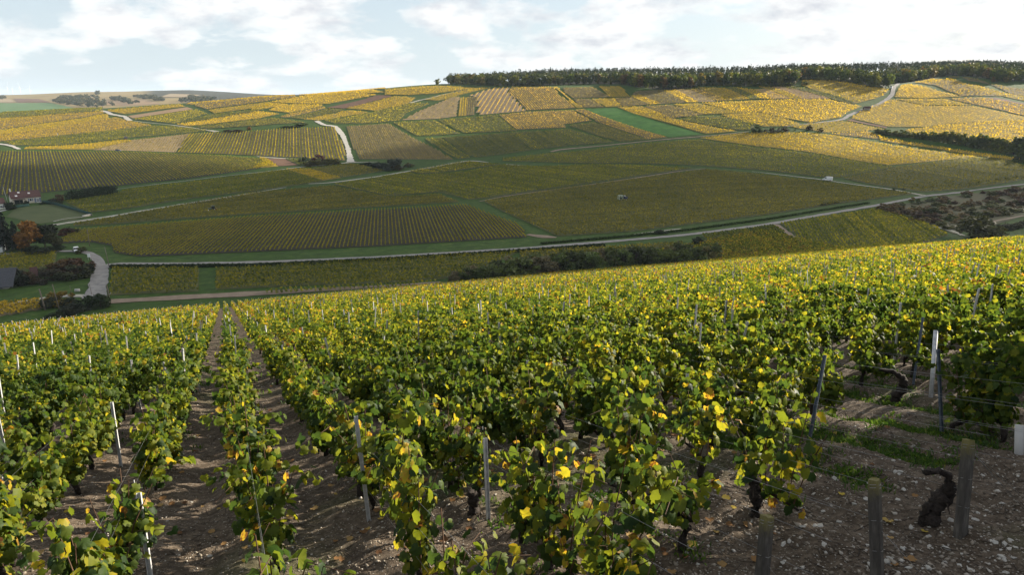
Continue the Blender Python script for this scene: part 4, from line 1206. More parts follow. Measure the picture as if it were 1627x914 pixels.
# hedges and scrub nearer by
random.seed(5)
hb = along([(1397, 213), (1457, 221), (1542, 233.5), (1622, 247), (1720, 262)], 4.2)
for k, p in enumerate(hb):
    t = k / len(hb)
    for r in range(2):
        q = p + np.array([0.6, 2.4]) * (r * 1.3 + 0.6) + np.array([random.uniform(-1, 1), random.uniform(-1, 1)])
        hh = (3.5 + 10.5 * min(1, t * 1.4)) * random.uniform(0.8, 1.1)
        tree('hedge_tree', 'tree in the dark hedgerow crossing the right side of the valley', (q[0], q[1], float(h_smooth(*q))), hh, max(5.5, hh * 0.85), random.choice(GREENS[2:3] + GREENS[4:]), kind='bush' if t < 0.3 or r == 0 else 'round', group='trees of the dark hedgerow at right')
p = at(1622, 258)
tree('bush', 'dark round tree below the right end of the hedgerow', p, 8, 8, GREENS[2], 'bush', 'far', cat='bush')
for (u, v, h, w, col, lb) in [(1202, 210.5, 6.5, 9, GREENS[2], 'round dark bush beside the grassy track, largest of three'), (1226, 210.5, 4.5, 10, (0.055, 0.05, 0.026), 'brownish bush in the middle of the three by the grassy track'), (1245, 209, 4.0, 8, (0.06, 0.05, 0.026), 'small brown bush at the right of the three by the grassy track'),
                             (1286, 207, 5.0, 5, (0.05, 0.045, 0.025), 'small dark tree alone in the grass right of the bushes'), (1303, 210, 4.0, 4.5, (0.06, 0.05, 0.028), 'smaller brown tree beside the grass path'),
                             (1263, 207.5, 1.2, 1.6, GREENS[2], 'tiny dark bush in the grass near the brown bushes'),
                             (376, 209.5, 2.5, 14, (0.045, 0.035, 0.02), 'dark low shrubs at the bend of the pale farm track'), (362, 209, 2.0, 8, (0.05, 0.04, 0.02), 'low shrubs left of the dark shrubs at the track bend'), (396, 206.5, 3.5, 4, (0.16, 0.09, 0.03), 'small orange bush above the striped vineyard'),
                             (462, 202, 2.6, 14, GREENS[2], 'long dark shrub above the striped vineyard, left half'), (482, 199.5, 2.6, 16, GREENS[2], 'long dark shrub above the striped vineyard, right half'),
                             (484, 258, 5.0, 7, (0.03, 0.05, 0.022), 'dark green bush at the left of the maroon bush'), (507, 260, 8.0, 10, (0.060, 0.014, 0.018), 'maroon leaved tree by the track junction'), (499, 264, 6.2, 12, (0.11, 0.105, 0.03), 'olive bush in front of the maroon tree'), (523, 261.5, 5.5, 11, (0.085, 0.085, 0.025), 'olive bush right of the maroon tree'), (533, 260.5, 4.0, 7, (0.07, 0.07, 0.024), 'low olive bush nearest the white track'),
                             (620, 269.5, 10, 15, (0.060, 0.075, 0.065), 'grey green willow by the farm track'), (603, 268, 5, 11, (0.022, 0.036, 0.016), 'dark bush left of the grey green willow'), (631, 270.5, 4, 7, (0.08, 0.075, 0.035), 'pale brown bush at the foot of the willow'), (649, 265.5, 3.5, 7, (0.09, 0.085, 0.04), 'pale round bush right of the willow'),
                             (585, 263, 2.8, 10, (0.02, 0.034, 0.016), 'dark low hedge left of the willow')]:
    tree('bush' if h < 7 else 'small_tree', lb, at(u, v), h, w, col, 'bush', 'near' if h > 5 else 'far', cat='bush' if h < 7 else 'tree')
# by the house
for (u, v, h, w, col, kd, lb) in [(12, 399, 13.5, 8, (0.016, 0.028, 0.018), 'conifer', 'tall dark cedar at the left edge below the farmhouse'), (-8, 400, 11, 7, (0.035, 0.05, 0.02), 'round', 'broad green tree cut by the left picture edge'), (28, 398, 10, 8, (0.016, 0.028, 0.016), 'conifer', 'dark cedar between the tall cedar and the orange tree'),
                                  (44, 399, 10.5, 10.5, (0.20, 0.095, 0.018), 'round', 'orange autumn tree among dark trees below the farmhouse'), (72, 394, 9.5, 11, (0.024, 0.034, 0.018), 'round', 'dark tree right of the orange tree'), (88, 396, 6.0, 7, (0.045, 0.05, 0.02), 'round', 'dark olive tree beside the left road'),
                                  (58, 403, 3.0, 12, (0.02, 0.034, 0.014), 'bush', 'clipped dark hedge bush below the orange tree'), (105, 374, 3.2, 5, (0.075, 0.03, 0.022), 'bush', 'russet bush at the tip of the striped vineyard'), (111, 372, 3.4, 5, (0.04, 0.045, 0.02), 'bush', 'dark bush beside the russet bush'),
                                  (98, 437, 5.4, 8, (0.10, 0.06, 0.024), 'bush', 'orange brown bush at the left of the corner thicket'), (113, 434, 5.6, 9, (0.085, 0.045, 0.026), 'bush', 'maroon brown bush in the middle of the corner thicket'), (131, 428, 4.8, 6, (0.085, 0.04, 0.02), 'bush', 'russet bush by the white sign'),
                                  (122, 444, 5.0, 8, (0.045, 0.055, 0.022), 'bush', 'dark green bush in front of the corner thicket'), (141, 433, 3.2, 4, (0.02, 0.03, 0.014), 'bush', 'small black green bush at the road corner'), (130, 402, 2.6, 4, (0.06, 0.075, 0.02), 'bush', 'green bush hiding the tail of the white car'),
                                  (36, 452, 4.6, 7, (0.022, 0.032, 0.015), 'bush', 'dark bush beside the slate roof'), (45, 452, 4.4, 5.5, (0.07, 0.05, 0.03), 'bush', 'brown bare bush beside the maroon roof'), (72, 447, 4.0, 8, (0.055, 0.05, 0.035), 'bush', 'grey brown bare bush left of the corner thicket'),
                                  (97, 484, 4.0, 6, (0.20, 0.15, 0.025), 'bush', 'yellow bush between two wooden poles'), (84, 488, 2.8, 5, (0.03, 0.04, 0.02), 'bush', 'dark bush under the yellow bush'), (116, 487, 2.8, 5, (0.03, 0.046, 0.02), 'bush', 'green bush left of the big roadside bush'), (143, 489, 4.4, 6.5, (0.026, 0.048, 0.016), 'bush', 'big green bush at the end of the junction road'), (160, 488, 3.6, 5, (0.035, 0.055, 0.018), 'bush', 'green bush at the right of the big roadside bush'), (118, 497, 2.6, 6, (0.035, 0.045, 0.026), 'bush', 'low grey green bush above the vine strip'), (92, 503, 2.0, 4, (0.03, 0.05, 0.02), 'bush', 'small dark bush at the end of the vine strip'),
                                  (95, 320, 4.2, 6, (0.10, 0.065, 0.035), 'bush', 'bare brown tree left of the evergreen hedge'), (88, 325, 2.4, 5, (0.04, 0.055, 0.022), 'bush', 'green bush below the bare brown tree'), (16, 333, 4.6, 4.5, (0.016, 0.028, 0.015), 'bush', 'dark ivy bush at the farmhouse corner'), (78, 324, 2.6, 6, (0.016, 0.03, 0.018), 'bush', 'dark bush right of the farmhouse'), (42, 325, 2.2, 2.4, (0.02, 0.035, 0.016), 'bush', 'round bush against the farmhouse wall'),
                                  (1548, 376.5, 10.5, 15, (0.062, 0.066, 0.020), 'bush', 'large round olive tree behind the vineyard crest'), (1107, 389, 3.4, 5.5, (0.026, 0.038, 0.016), 'bush', 'small dark bush beside the lower road'), (1050, 371, 1.6, 5, (0.02, 0.034, 0.014), 'bush', 'low dark bush on the road bank'),
                                  (1450, 320, 2.6, 3, (0.19, 0.15, 0.03), 'bush', 'small yellow bush at the edge of the brown scrub')]:
    tree('bush' if h < 7 else 'tree', lb, at(u, v), h, w, col, kd, 'near', cat='bush' if h < 7 else 'tree')


def hedge_box(name, label, pts, w, h, col):
    """clipped evergreen hedge: leaf clumps filling a long box"""
    p = resample(poly_world(pts), 0.25)
    n = len(p) * 26
    i = RNG.integers(0, len(p), n)
    d = np.gradient(p, axis=0); d /= np.linalg.norm(d, axis=1)[:, None]
    nr = np.stack([-d[:, 1], d[:, 0]], -1)
    side = RNG.uniform(-1, 1, n); t = RNG.random(n)
    top = h * (0.9 + 0.12 * np.sin(np.arange(len(p)) * 0.9) + 0.06 * RNG.normal(size=len(p)))
    q = p[i] + nr[i] * (side * w * 0.5)[:, None]
    z = h_smooth(q[:, 0], q[:, 1]) + t * top[i]
    v, f = cards(np.concatenate([q, z[:, None]], 1), 0.30 * (0.6 + 0.8 * RNG.random(n)))
    o = link(name, np_mesh(name, v, f, M_TREE, tint=np.clip(0.4 + 0.2 * RNG.normal(size=n), 0, 1)))
    o.color = (*col, 1)
    props(o, label, 'hedge')
    return o


hedge_box('evergreen_hedge', 'tall dark evergreen hedge right of the farmhouse', [(106, 318.5), (150, 312.5), (186, 307)], 2.6, 5.0, (0.018, 0.034, 0.016))
hedge_box('roadside_hedge', 'low dark green bank of growth below the lower road', [(176, 425.5), (400, 423.5), (600, 414.5), (830, 400), (960, 391)], 1.4, 0.9, (0.030, 0.055, 0.018))
hedge_box('roadside_hedge', 'low green bank of growth above the lower road', [(860, 388), (1000, 376), (1090, 366.5), (1220, 349), (1380, 323)], 1.4, 0.6, (0.045, 0.085, 0.022))

random.seed(9)
# the line of tall bushes behind the crest of the near vineyard, two deep
BUSHY = [(0.095, 0.125, 0.034), (0.070, 0.095, 0.028), (0.135, 0.130, 0.055), (0.100, 0.145, 0.040), (0.055, 0.075, 0.024), (0.155, 0.135, 0.075)]
bl = along([(722, 449), (745, 447), (800, 441), (860, 436), (920, 432), (1000, 427), (1060, 423), (1122, 419)], 4.0)
for k, p in enumerate(bl):
    t = k / (len(bl) - 1)
    for r in range(2):
        q = p + np.array([0.15, 1.0]) * (r * 4.5 + random.uniform(-1, 1))
        hh = (3.0 + 3.6 * min(1, t * 4)) * random.uniform(0.85, 1.2)
        tree('thicket_bush', ('tall bush in the front of the green thicket behind the vineyard crest' if r == 0 else 'tall bush in the back of the green thicket behind the vineyard crest'),
             (q[0], q[1], float(h_smooth(*q))), hh, hh * random.uniform(1.0, 1.35), random.choice(BUSHY), 'bush', 'near', group='bushes of the green thicket in the valley', cat='bush')
# brown scrub right of the road
SCRUB = [(0.12, 0.085, 0.045), (0.14, 0.100, 0.052), (0.085, 0.055, 0.042), (0.100, 0.105, 0.040), (0.19, 0.15, 0.085), (0.078, 0.098, 0.034)]
for k in range(150):
    t = random.random(); s_ = random.random()
    u = 1402 + 250 * t
    v0 = np.interp(u, [1402, 1450, 1500, 1560, 1627, 1660], [331, 324, 316, 308, 301, 298]); v1 = np.interp(u, [1402, 1450, 1500, 1560, 1627, 1660], [335, 352, 366, 352, 334, 330])
    p = at(u, v0 + (v1 - v0) * s_)
    hh = random.uniform(1.6, 3.4)
    tree('scrub_bush', 'brown scrub bush in the rough ground right of the lower road', p, hh, hh * random.uniform(1.3, 2.0), random.choice(SCRUB), 'bush', 'far', group='brown scrub bushes right of the road', cat='bush')
for k in range(9):
    p = at(1590 + k * 7, 366 - k * 1.2)
    tree('scrub_bush', 'dark olive scrub bush between the round tree and the right edge', p, random.uniform(2, 3), random.uniform(4, 6), random.choice([(0.05, 0.055, 0.024), (0.07, 0.07, 0.03)]), 'bush', 'near', group='olive scrub bushes at the right edge', cat='bush')
for k in range(14):
    u = 1420 + k * 15
    p = at(u, np.interp(u, [1420, 1510, 1630], [303, 296, 281]))
    tree('scrub_bush', 'small dark bush on the bank above the road at right', p, random.uniform(.8, 1.6), random.uniform(1.5, 3), (0.03, 0.045, 0.018), 'bush', 'far', group='small bushes on the road bank at right', cat='bush')
for k in range(6):
    u = 1305 + k * 5
    tree('scrub_bush', 'small dark bush in the verge near the brown olive vineyard', at(u, 327 - k * .8), random.uniform(.9, 1.5), random.uniform(1.5, 2.5), (0.03, 0.04, 0.018), 'bush', 'far', group='small bushes on the verge above the road', cat='bush')

# walnut trees just outside the right of the frame, shading the bare patch
TREE_SPOTS = []
for k, (e, dd, h, w) in enumerate([(-1.6, 24.5, 10.5, 9.0), (6.0, 24.0, 11.5, 9.5), (13.0, 25.0, 10.5, 9.5)]):
    x, y = dd * math.sin(SUN_AZ) + e * math.cos(SUN_AZ), dd * math.cos(SUN_AZ) - e * math.sin(SUN_AZ)
    TREE_SPOTS.append((x, y, w / 2))
    tree('walnut_tree', ['leafy walnut tree beside the vine rows right of the bare patch, farthest of three', 'leafy walnut tree right of the bare patch, tallest in the middle of three', 'leafy walnut tree right of the bare patch, nearest of three'][k], (x, y, float(h_all(np.array([x]), np.array([y]))[0])), h, w, GREENS[1], 'round', 'near', group='walnut trees at the right of the near vineyard')

# ------------------------------------------------------------------ buildings


def two(a, b, fn=h_far):
    A, B = at(*a, fn), at(*b, fn)
    d = B - A
    return A, math.atan2(d.y, d.x), math.hypot(d.x, d.y)


def gable_roof(name, mat, w, d, z, rise, over, th=0.22):
    prof = [(-over, z - over * rise / (d / 2)), (d / 2, z + rise), (d + over, z - over * rise / (d / 2)), (d + over, z - over * rise / (d / 2) + th), (d / 2, z + rise + th), (-over, z - over * rise / (d / 2) + th)]
    bm = bmesh.new()
    a = [bm.verts.new((-over, y, zz)) for y, zz in prof]
    b = [bm.verts.new((w + over, y, zz)) for y, zz in prof]
    bm.faces.new(a); bm.faces.new(b[::-1])
    for i in range(6): bm.faces.new((a[i], a[(i + 1) % 6], b[(i + 1) % 6], b[i]))
    return bm_mesh(name, bm, mat)


def house(name, label, a, b, depth, eave, rise, wall, roof, chimney=None, openings=(), skylights=(), over=0.35, cat='house', low=0.4):
    A, yaw, w = two(a, b)
    o = empty(name, A, yaw)
    props(o, label, cat)
    bm = bmesh.new()
    prof = [(0, -low), (depth, -low), (depth, eave), (depth / 2, eave + rise), (0, eave)]
    p0 = [bm.verts.new((0, y, z)) for y, z in prof]; p1 = [bm.verts.new((w, y, z)) for y, z in prof]
    bm.faces.new(p0); bm.faces.new(p1[::-1])
    for i in range(5): bm.faces.new((p0[i], p0[(i + 1) % 5], p1[(i + 1) % 5], p1[i]))
    link('wall', bm_mesh('wall', bm, wall), o)
    rf = link('roof', gable_roof('roof', roof, w, depth, eave, rise, over), o)
    if chimney:
        x, y, ww, hh = chimney
        link('chimney', boxm('chimney', M_WHITE_RENDER, (x - ww / 2, x + ww / 2, y - ww / 2, y + ww / 2, eave, eave + rise + hh)), rf)
    for kind, x0, x1, z0, z1 in openings:
        x0, x1 = x0 * w, x1 * w
        if kind == 'window':
            f = link('window', boxm('window', M_WHITEPAINT, (x0, x1, -0.05, 0.06, z0, z1)), o)
            link('pane', boxm('pane', M_GLASS, (x0 + .12, x1 - .12, -0.075, -0.045, z0 + .12, z1 - .12)), f)
            for sx in (x0 - (x1 - x0) * .55, x1 + .04):
                link('shutter', boxm('shutter', M_SHUTTER, (sx, sx + (x1 - x0) * .5, -0.09, -0.004, z0, z1)), f)
        elif kind == 'door':
            f = link('door', boxm('door', M_WHITEPAINT, (x0, x1, -0.05, 0.06, 0, z1)), o)
            link('pane', boxm('pane', M_GLASS, (x0 + .15, (x0 + x1) / 2 - .08, -0.075, -0.045, .25, z1 - .2), ((x0 + x1) / 2 + .08, x1 - .15, -0.075, -0.045, .25, z1 - .2)), f)
            for sx in (x0 - .85, x1 + .05):
                link('shutter', boxm('shutter', M_SHUTTER, (sx, sx + .8, -0.09, -0.004, 0.1, z1)), f)
        elif kind == 'porch':
            f = link('porch_roof', extrude('porch_roof', roof, [(x0, 0), (x0, 0), (x1, 0)], 0, 1) if False else boxm('porch_roof', roof, (x0, x1, -2.4, -0.02, z1 - .1, z1)), o)
            for px in (x0 + .2, (x0 + x1) / 2, x1 - .2):
                link('porch_post', boxm('porch_post', M_POLE, (px - .07, px + .07, -2.3, -2.16, 0, z1 - .1)), f)
            link('dark_doorway', boxm('dark_doorway', M_GLASS, (x0 + .6, x1 - .8, -0.04, 0.03, 0, z1 - .5)), o)
    sl = rise / (depth / 2)
    for x, t in skylights:
        cy = depth / 2 * t; zz = eave + sl * cy + 0.24
        sk = boxm('skylight', M_WHITEPAINT, (-.45, .45, -.4, .4, 0, .1))
        link('skylight', sk, rf, loc=(x * w, cy, zz), rot=(math.atan(sl), 0, 0))
    return o


house('farmhouse', 'long cream farmhouse with a dark red tiled roof above the lawn', (20, 325), (66, 321.8), 7.5, 2.9, 2.6, M_RENDER, M_TILE, chimney=(0.5, 3.9, .5, 1.6),
      openings=[('porch', 0.03, 0.44, 0, 2.4), ('window', 0.60, 0.68, 0.9, 2.2), ('door', 0.84, 0.93, 0, 2.2)], skylights=[(0.18, 0.25), (0.30, 0.75), (0.64, 0.55)])
house('outbuilding', 'white outbuilding with red roof cut by the left picture edge', (-34, 337), (9.5, 331.2), 6, 3.0, 2.0, M_WHITE_RENDER, M_TILE, openings=[('window', 0.80, 0.88, 1.0, 2.0)])
house('slate_barn', 'low white barn with a dark slate roof at the left edge', (-34, 462), (14, 458.5), 7.0, 2.0, 2.9, M_WHITE_RENDER, M_SLATE, openings=[('door', 0.60, 0.68, 0, 1.5)], over=1.6)
house('cottage', 'grey roofed cottage mostly hidden behind the cedar at the left edge', (-40, 405), (5, 401), 6, 2.4, 2.4, M_WHITE_RENDER, M_SLATE)
house('garden_shed', 'small shed with a steep maroon roof among bare bushes', (52, 449), (60, 448.2), 2.6, 1.8, 2.2, M_POLE, M_TILE, cat='shed')
house('vineyard_hut', 'small stone hut with a dark roof beside the winding road', (1374, 175.5), (1383, 175.8), 3.2, 2.4, 1.3, M_STONE, M_TILE, cat='hut', openings=[('window', .6, .8, .8, 1.6)])
tree('bush', 'dark bush against the stone hut by the winding road', at(1375, 174.5), 4.8, 4.5, (0.045, 0.028, 0.022), 'bush', 'far', cat='bush')
p = at(200, 222.5)
house('vineyard_hut', 'tiny dark hut on the left slope between two vineyards', (198, 222.6), (202.5, 222.3), 2.4, 2.0, 1.0, M_POLE, M_SLATE, cat='hut')

# terrace, walls, net fence by the house
ribbon('terrace', [(-30, 342), (0, 337.5), (16, 332.5)], 3.0, M_CONCRETE)


def wall_line(name, label, pts, h, th, mat, cat, parts=None, post_step=None, post_mat=None):
    p = resample(poly_world(pts), 2.0)
    d = np.gradient(p, axis=0); d /= np.linalg.norm(d, axis=1)[:, None]
    nr = np.stack([-d[:, 1], d[:, 0]], -1)
    z = h_smooth(p[:, 0], p[:, 1])
    v = []
    for i in range(len(p)):
        for s_, zz in ((-1, -0.3), (-1, h), (1, h), (1, -0.3)):
            q = p[i] + nr[i] * s_ * th / 2
            v.append((q[0], q[1], z[i] + zz))
    f = []
    for i in range(len(p) - 1):
        for j in range(4): f.append((i * 4 + j, i * 4 + (j + 1) % 4, i * 4 + 4 + (j + 1) % 4, i * 4 + 4 + j))
    f += [(0, 3, 2, 1), (len(v) - 4, len(v) - 3, len(v) - 2, len(v) - 1)]
    if post_step is None:
        o = link(name, np_mesh(name, v, np.array(f), mat))
        props(o, label, cat)
        return o
    o = empty(name, (p[0][0], p[0][1], z[0])); props(o, label, cat)
    v = np.array(v) - np.array([p[0][0], p[0][1], z[0]])
    link(parts, np_mesh(parts, v, np.array(f), mat), o)
    pm = boxm('post', post_mat, (-.04, .04, -.04, .04, -.3, h + .1))
    for i in range(0, len(p), post_step):
        link('post', pm, o, loc=(p[i][0] - p[0][0], p[i][1] - p[0][1], z[i] - z[0]))
    return o


wall_line('net_fence', 'dark green netting fence along the right of the lawn', [(68, 323), (85, 325.5), (110, 332.5), (146, 343)], 1.5, 0.04, M_NET, 'fence', 'netting', 2, M_DARKMETAL)
wall_line('net_fence', 'dark green netting fence in front of the farmhouse porch', [(20, 331.5), (47, 327.5)], 1.2, 0.04, M_NET, 'fence', 'netting', 2, M_DARKMETAL)
wall_line('low_wall', 'low pale wall at the corner of the lawn by the track', [(131, 345.5), (146, 342.5)], 0.9, 0.3, M_STONE, 'wall')
wall_line('kerb_wall', 'long thin pale kerb below the lawn', [(85, 352.5), (108, 347), (131, 345.5)], 0.25, 0.25, M_CONCRETE, 'wall')
wall_line('parapet', 'low pale parapet beside the road junction', [(119, 463.5), (127, 463)], 0.7, 0.5, M_CONCRETE, 'wall')
wall_line('marker_stone', 'pale marker stone on the grass by the road junction', [(106, 470.5), (112, 470)], 0.3, 0.5, M_CONCRETE, 'marker')

# ------------------------------------------------------------------ vehicles


def wheel_set(o, xs, ys, r, w, rim=True):
    bm = bmesh.new(); bmesh.ops.create_cone(bm, cap_ends=True, segments=16, radius1=r, radius2=r, depth=w, matrix=Matrix.Rotation(math.pi / 2, 4, 'X'))
    bmesh.ops.bevel(bm, geom=[e for e in bm.edges if abs(e.verts[0].co.y - e.verts[1].co.y) < 1e-4], offset=r * .08, segments=1, affect='EDGES')
    ty = bm_mesh('tyre', bm, M_RUBBER)
    bm = bmesh.new(); bmesh.ops.create_cone(bm, cap_ends=True, segments=12, radius1=r * .6, radius2=r * .6, depth=w + .02, matrix=Matrix.Rotation(math.pi / 2, 4, 'X'))
    rm = bm_mesh('rim', bm, M_GALV)
    for x in xs:
        for y in ys:
            wh = link('wheel', ty, o, loc=(x, y, r))
            if rim: link('rim', rm, wh)


def van(name, label, pos, yaw, Ln=5.4, Wd=1.95, Ht=2.5, paint=None):
    paint = paint or M_WHITEPAINT
    o = empty(name, pos, yaw); props(o, label, 'van')
    hw = Wd / 2
    link('body', extrude('body', paint, [(-Ln / 2, .35), (Ln / 2 - .1, .35), (Ln / 2, .6), (Ln / 2, 1.05), (Ln / 2 - .95, 1.3), (Ln / 2 - 1.75, Ht - .15), (Ln / 2 - 2.1, Ht), (-Ln / 2 + .08, Ht), (-Ln / 2, Ht - .2)], -hw, hw, .05), o)
    bm = bmesh.new()
    vs = [bm.verts.new(q) for q in ((Ln / 2 - 1.0, -hw * .86, 1.34), (Ln / 2 - 1.0, hw * .86, 1.34), (Ln / 2 - 1.72, hw * .82, Ht - .24), (Ln / 2 - 1.72, -hw * .82, Ht - .24))]
    bm.faces.new(vs)
    bmesh.ops.translate(bm, verts=bm.verts, vec=(.05, 0, .05))
    link('windscreen', bm_mesh('windscreen', bm, M_GLASS), o)
    for s_ in (-1, 1):
        link('side_window', extrude('side_window', M_GLASS, [(Ln / 2 - 2.4, 1.4), (Ln / 2 - 1.25, 1.4), (Ln / 2 - 1.75, Ht - .35), (Ln / 2 - 2.4, Ht - .35)], s_ * (hw + .005) - .012, s_ * (hw + .005) + .012), o)
        link('headlight', boxm('headlight', M_GALV, (Ln / 2 - .06, Ln / 2 + .02, s_ * .7 - .16, s_ * .7 + .16, .8, 1.0)), o)
        link('mirror', boxm('mirror', M_DARKMETAL, (Ln / 2 - 1.4, Ln / 2 - 1.3, s_ * (hw + .12) - .1, s_ * (hw + .12) + .1, 1.35, 1.6)), o)
    link('bumper', boxm('bumper', M_DARKMETAL, (Ln / 2 - .1, Ln / 2 + .06, -hw * .95, hw * .95, .35, .62)), o)
    wheel_set(o, (-Ln / 2 + 1.0, Ln / 2 - .95), (-hw + .08, hw - .08), .34, .22)
    return o


def car(name, label, pos, yaw, paint, Ln=4.1, Wd=1.75, Ht=1.5):
    o = empty(name, pos, yaw); props(o, label, 'car')
    hw = Wd / 2
    link('body', extrude('body', paint, [(-Ln / 2, .3), (Ln / 2 - .1, .3), (Ln / 2, .45), (Ln / 2 - .04, .72), (Ln / 2 - .95, .92), (-Ln / 2 + .1, .98), (-Ln / 2, .8)], -hw, hw, .06), o)
    cb = bmesh.new()
    pr = [(-Ln / 2 + .12, .96), (Ln / 2 - .95, .90), (Ln / 2 - 1.7, Ht - .05), (Ln / 2 - 2.0, Ht), (-Ln / 2 + .6, Ht - .02)]
    a = [cb.verts.new((x, -hw * (.96 if z < 1.1 else .78), z)) for x, z in pr]; b = [cb.verts.new((x, hw * (.96 if z < 1.1 else .78), z)) for x, z in pr]
    cb.faces.new(a); cb.faces.new(b[::-1])
    for i in range(5): cb.faces.new((a[i], a[(i + 1) % 5], b[(i + 1) % 5], b[i]))
    link('cabin_glass', bm_mesh('cabin_glass', cb, M_GLASS), o)
    link('roof', boxm('roof', paint, (-Ln / 2 + .6, Ln / 2 - 1.95, -hw * .76, hw * .76, Ht - .02, Ht + .03)), o)
    for s_ in (-1, 1):
        link('headlight', boxm('headlight', M_GALV, (Ln / 2 - .2, Ln / 2 - .02, s_ * .6 - .16, s_ * .6 + .16, .58, .72)), o)
        link('pillar', boxm('pillar', paint, (-.35, -.22, s_ * hw * .86 - .05, s_ * hw * .86 + .05, .95, Ht - .03)), o)
    wheel_set(o, (-Ln / 2 + .8, Ln / 2 - .8), (-hw + .08, hw - .08), .31, .2)
    return o


def yaw_px(a, b):
    return two(a, b)[1]


GZ = Vector((0, 0, 0.22))
van('delivery_van', 'white van driving along the thin track in the valley', at(1314.5, 287.5) + GZ, yaw_px((1335, 289.5), (1290, 284)), 5.6, 2.0, 2.5)
van('camper_van', 'bright white van at the top of the winding road', at(1415.5, 141.0) + Vector((0, 0, .35)), yaw_px((1420, 139), (1414, 146)), 6.0, 2.1, 2.7)
car('parked_car', 'small white car on the left road near the junction', at(122, 401) + GZ, yaw_px((118, 395), (124, 404)) , M_WHITEPAINT)
car('parked_car', 'dark blue car parked above the striped vineyard', at(188, 241.0) + Vector((0, 0, .3)), yaw_px((180, 241), (200, 241.8)), M_BLUEPAINT, 4.4, 1.8, 1.75)


def tractor(name, label, pos, yaw):
    o = empty(name, pos, yaw); props(o, label, 'tractor')
    link('bonnet', boxm('bonnet', M_GREENPAINT, (.3, 1.9, -.42, .42, .75, 1.45), bevel=.06), o)
    link('cab', extrude('cab', M_GLASS, [(-1.0, .9), (.35, .9), (.25, 2.25), (-.85, 2.25)], -.6, .6), o)
    link('cab_roof', boxm('cab_roof', M_GREENPAINT, (-1.0, .4, -.68, .68, 2.25, 2.38)), o)
    link('chassis', boxm('chassis', M_DARKMETAL, (-1.3, 1.7, -.3, .3, .5, .8)), o)
    link('front_tool', boxm('front_tool', M_WHITEPAINT, (1.9, 2.5, -.7, .7, .35, .75)), o)
    link('rear_tool', boxm('rear_tool', M_REDPAINT, (-2.2, -1.3, -.7, .7, .35, .9)), o)
    wheel_set(o, (-.7,), (-.75, .75), .65, .38); wheel_set(o, (1.3,), (-.65, .65), .42, .28)
    return o


tractor('vineyard_tractor', 'dark green tractor working in the brown vineyard at left', at(338, 335), math.pi + yaw_px((320, 336), (360, 332)))


def straddle(name, label, pos, yaw):
    """over the row tractor: tall open frame at one end, cab and engine at the other"""
    o = empty(name, pos, yaw); props(o, label, 'tractor')
    fr = []
    for y in (-.9, .9):
        fr += [(-2.6, -2.42, y - .09, y + .09, .6, 2.7), (-0.6, -.42, y - .09, y + .09, .6, 2.7), (-2.42, -.6, y - .09, y + .09, 2.52, 2.7), (-2.42, -.6, y - .09, y + .09, .75, .95)]
    link('spray_frame', boxm('spray_frame', M_PALEMETAL, *fr), o)
    link('cross_bar', boxm('cross_bar', M_PALEMETAL, (-2.6, -2.42, -.81, .81, 2.53, 2.69), (-.6, -.42, -.81, .81, 2.53, 2.69)), o)
    link('tank', boxm('tank', M_GREENPAINT, (-2.2, -.7, -.7, .7, 1.0, 1.7), bevel=.08), o)
    link('cab', boxm('cab', M_GLASS, (-.3, .55, -.62, .62, 1.2, 2.5), bevel=.05), o)
    link('cab_roof', boxm('cab_roof', M_WHITEPAINT, (.2, 1.1, -.7, .7, 2.3, 2.5)), o)
    link('engine_cover', boxm('engine_cover', M_BLUEPAINT, (.56, 1.9, -.75, .75, .9, 1.75), bevel=.08), o)
    link('rear_mast', boxm('rear_mast', M_DARKMETAL, (2.2, 2.4, -.6, .6, .5, 2.1)), o)
    link('rear_arm', boxm('rear_arm', M_GALV, (1.9, 2.2, -.5, .5, 1.2, 1.4)), o)
    wheel_set(o, (-1.6, 1.2), (-.95, .95), .55, .3)
    return o


straddle('straddle_tractor', 'pale framed straddle tractor with blue engine in the middle of the valley', at(990, 318.5), yaw_px((970, 319), (1010, 317.5)))

# ------------------------------------------------------------------ poles, sign, turbines


def pole(label, u, v, hpx, r=0.12, lean=0.0, mat=None, arm=False):
    p = at(u, v)
    D = p.y * CT + (CZ - p.z) * ST
    h = hpx * D / F
    o = empty('utility_pole', p); props(o, label, 'pole')
    link('shaft', tubem('shaft', mat or M_POLE, ([(0, 0, -.4), (lean * h * .5, 0, h * .5), (lean * h, 0, h)], [r * 1.2, r, r * .8]), n=8), o)
    link('insulator', tubem('insulator', M_DARKMETAL, ([(lean * h - .25, 0, h - .35), (lean * h + .25, 0, h - .35)], .04)), o)
    if arm:
        link('lamp_arm', tubem('lamp_arm', M_GALV, ([(0, 0, h * .35), (.5, -.1, h * .36), (.7, -.1, h * .45)], .035)), o)
    return p + Vector((lean * h, 0, h - .3))


t1 = pole('dark wooden pole at the left beside the orange brown vines', 72, 493, 35, .17, -.10)
t2 = pole('pale tall wooden pole right of the yellow bush', 94.5, 493, 43, .11, -.09)
t3 = pole('wooden pole with a bracket at the corner of the green plot', 174, 475.5, 24.5, .15, -.04, arm=True)
t4 = pole('slender pole at the road bend above the junction', 173.5, 423, 31, .10, -.08)
t5 = pole('faint pole at the tip of the dark striped vineyard', 142.5, 391, 26, .11, 0.02)
t6 = pole('thin pole standing in the road junction', 146.5, 469, 18, .06, -.10)
t7 = pole('short thin pole left of the parapet', 114, 470, 17, .05, -.02)
t8 = pole('dark pole beside the van on the winding road', 1423, 146.5, 11, .14, 0.0, M_DARKMETAL)
t9 = pole('small pale post stay on the far left slope', 92.5, 216, 4.5, .15, -.35, M_GALV)
t10 = pole('thin mast at the gable of the farmhouse', 12.5, 322, 25, .07, -.12, M_GALV)


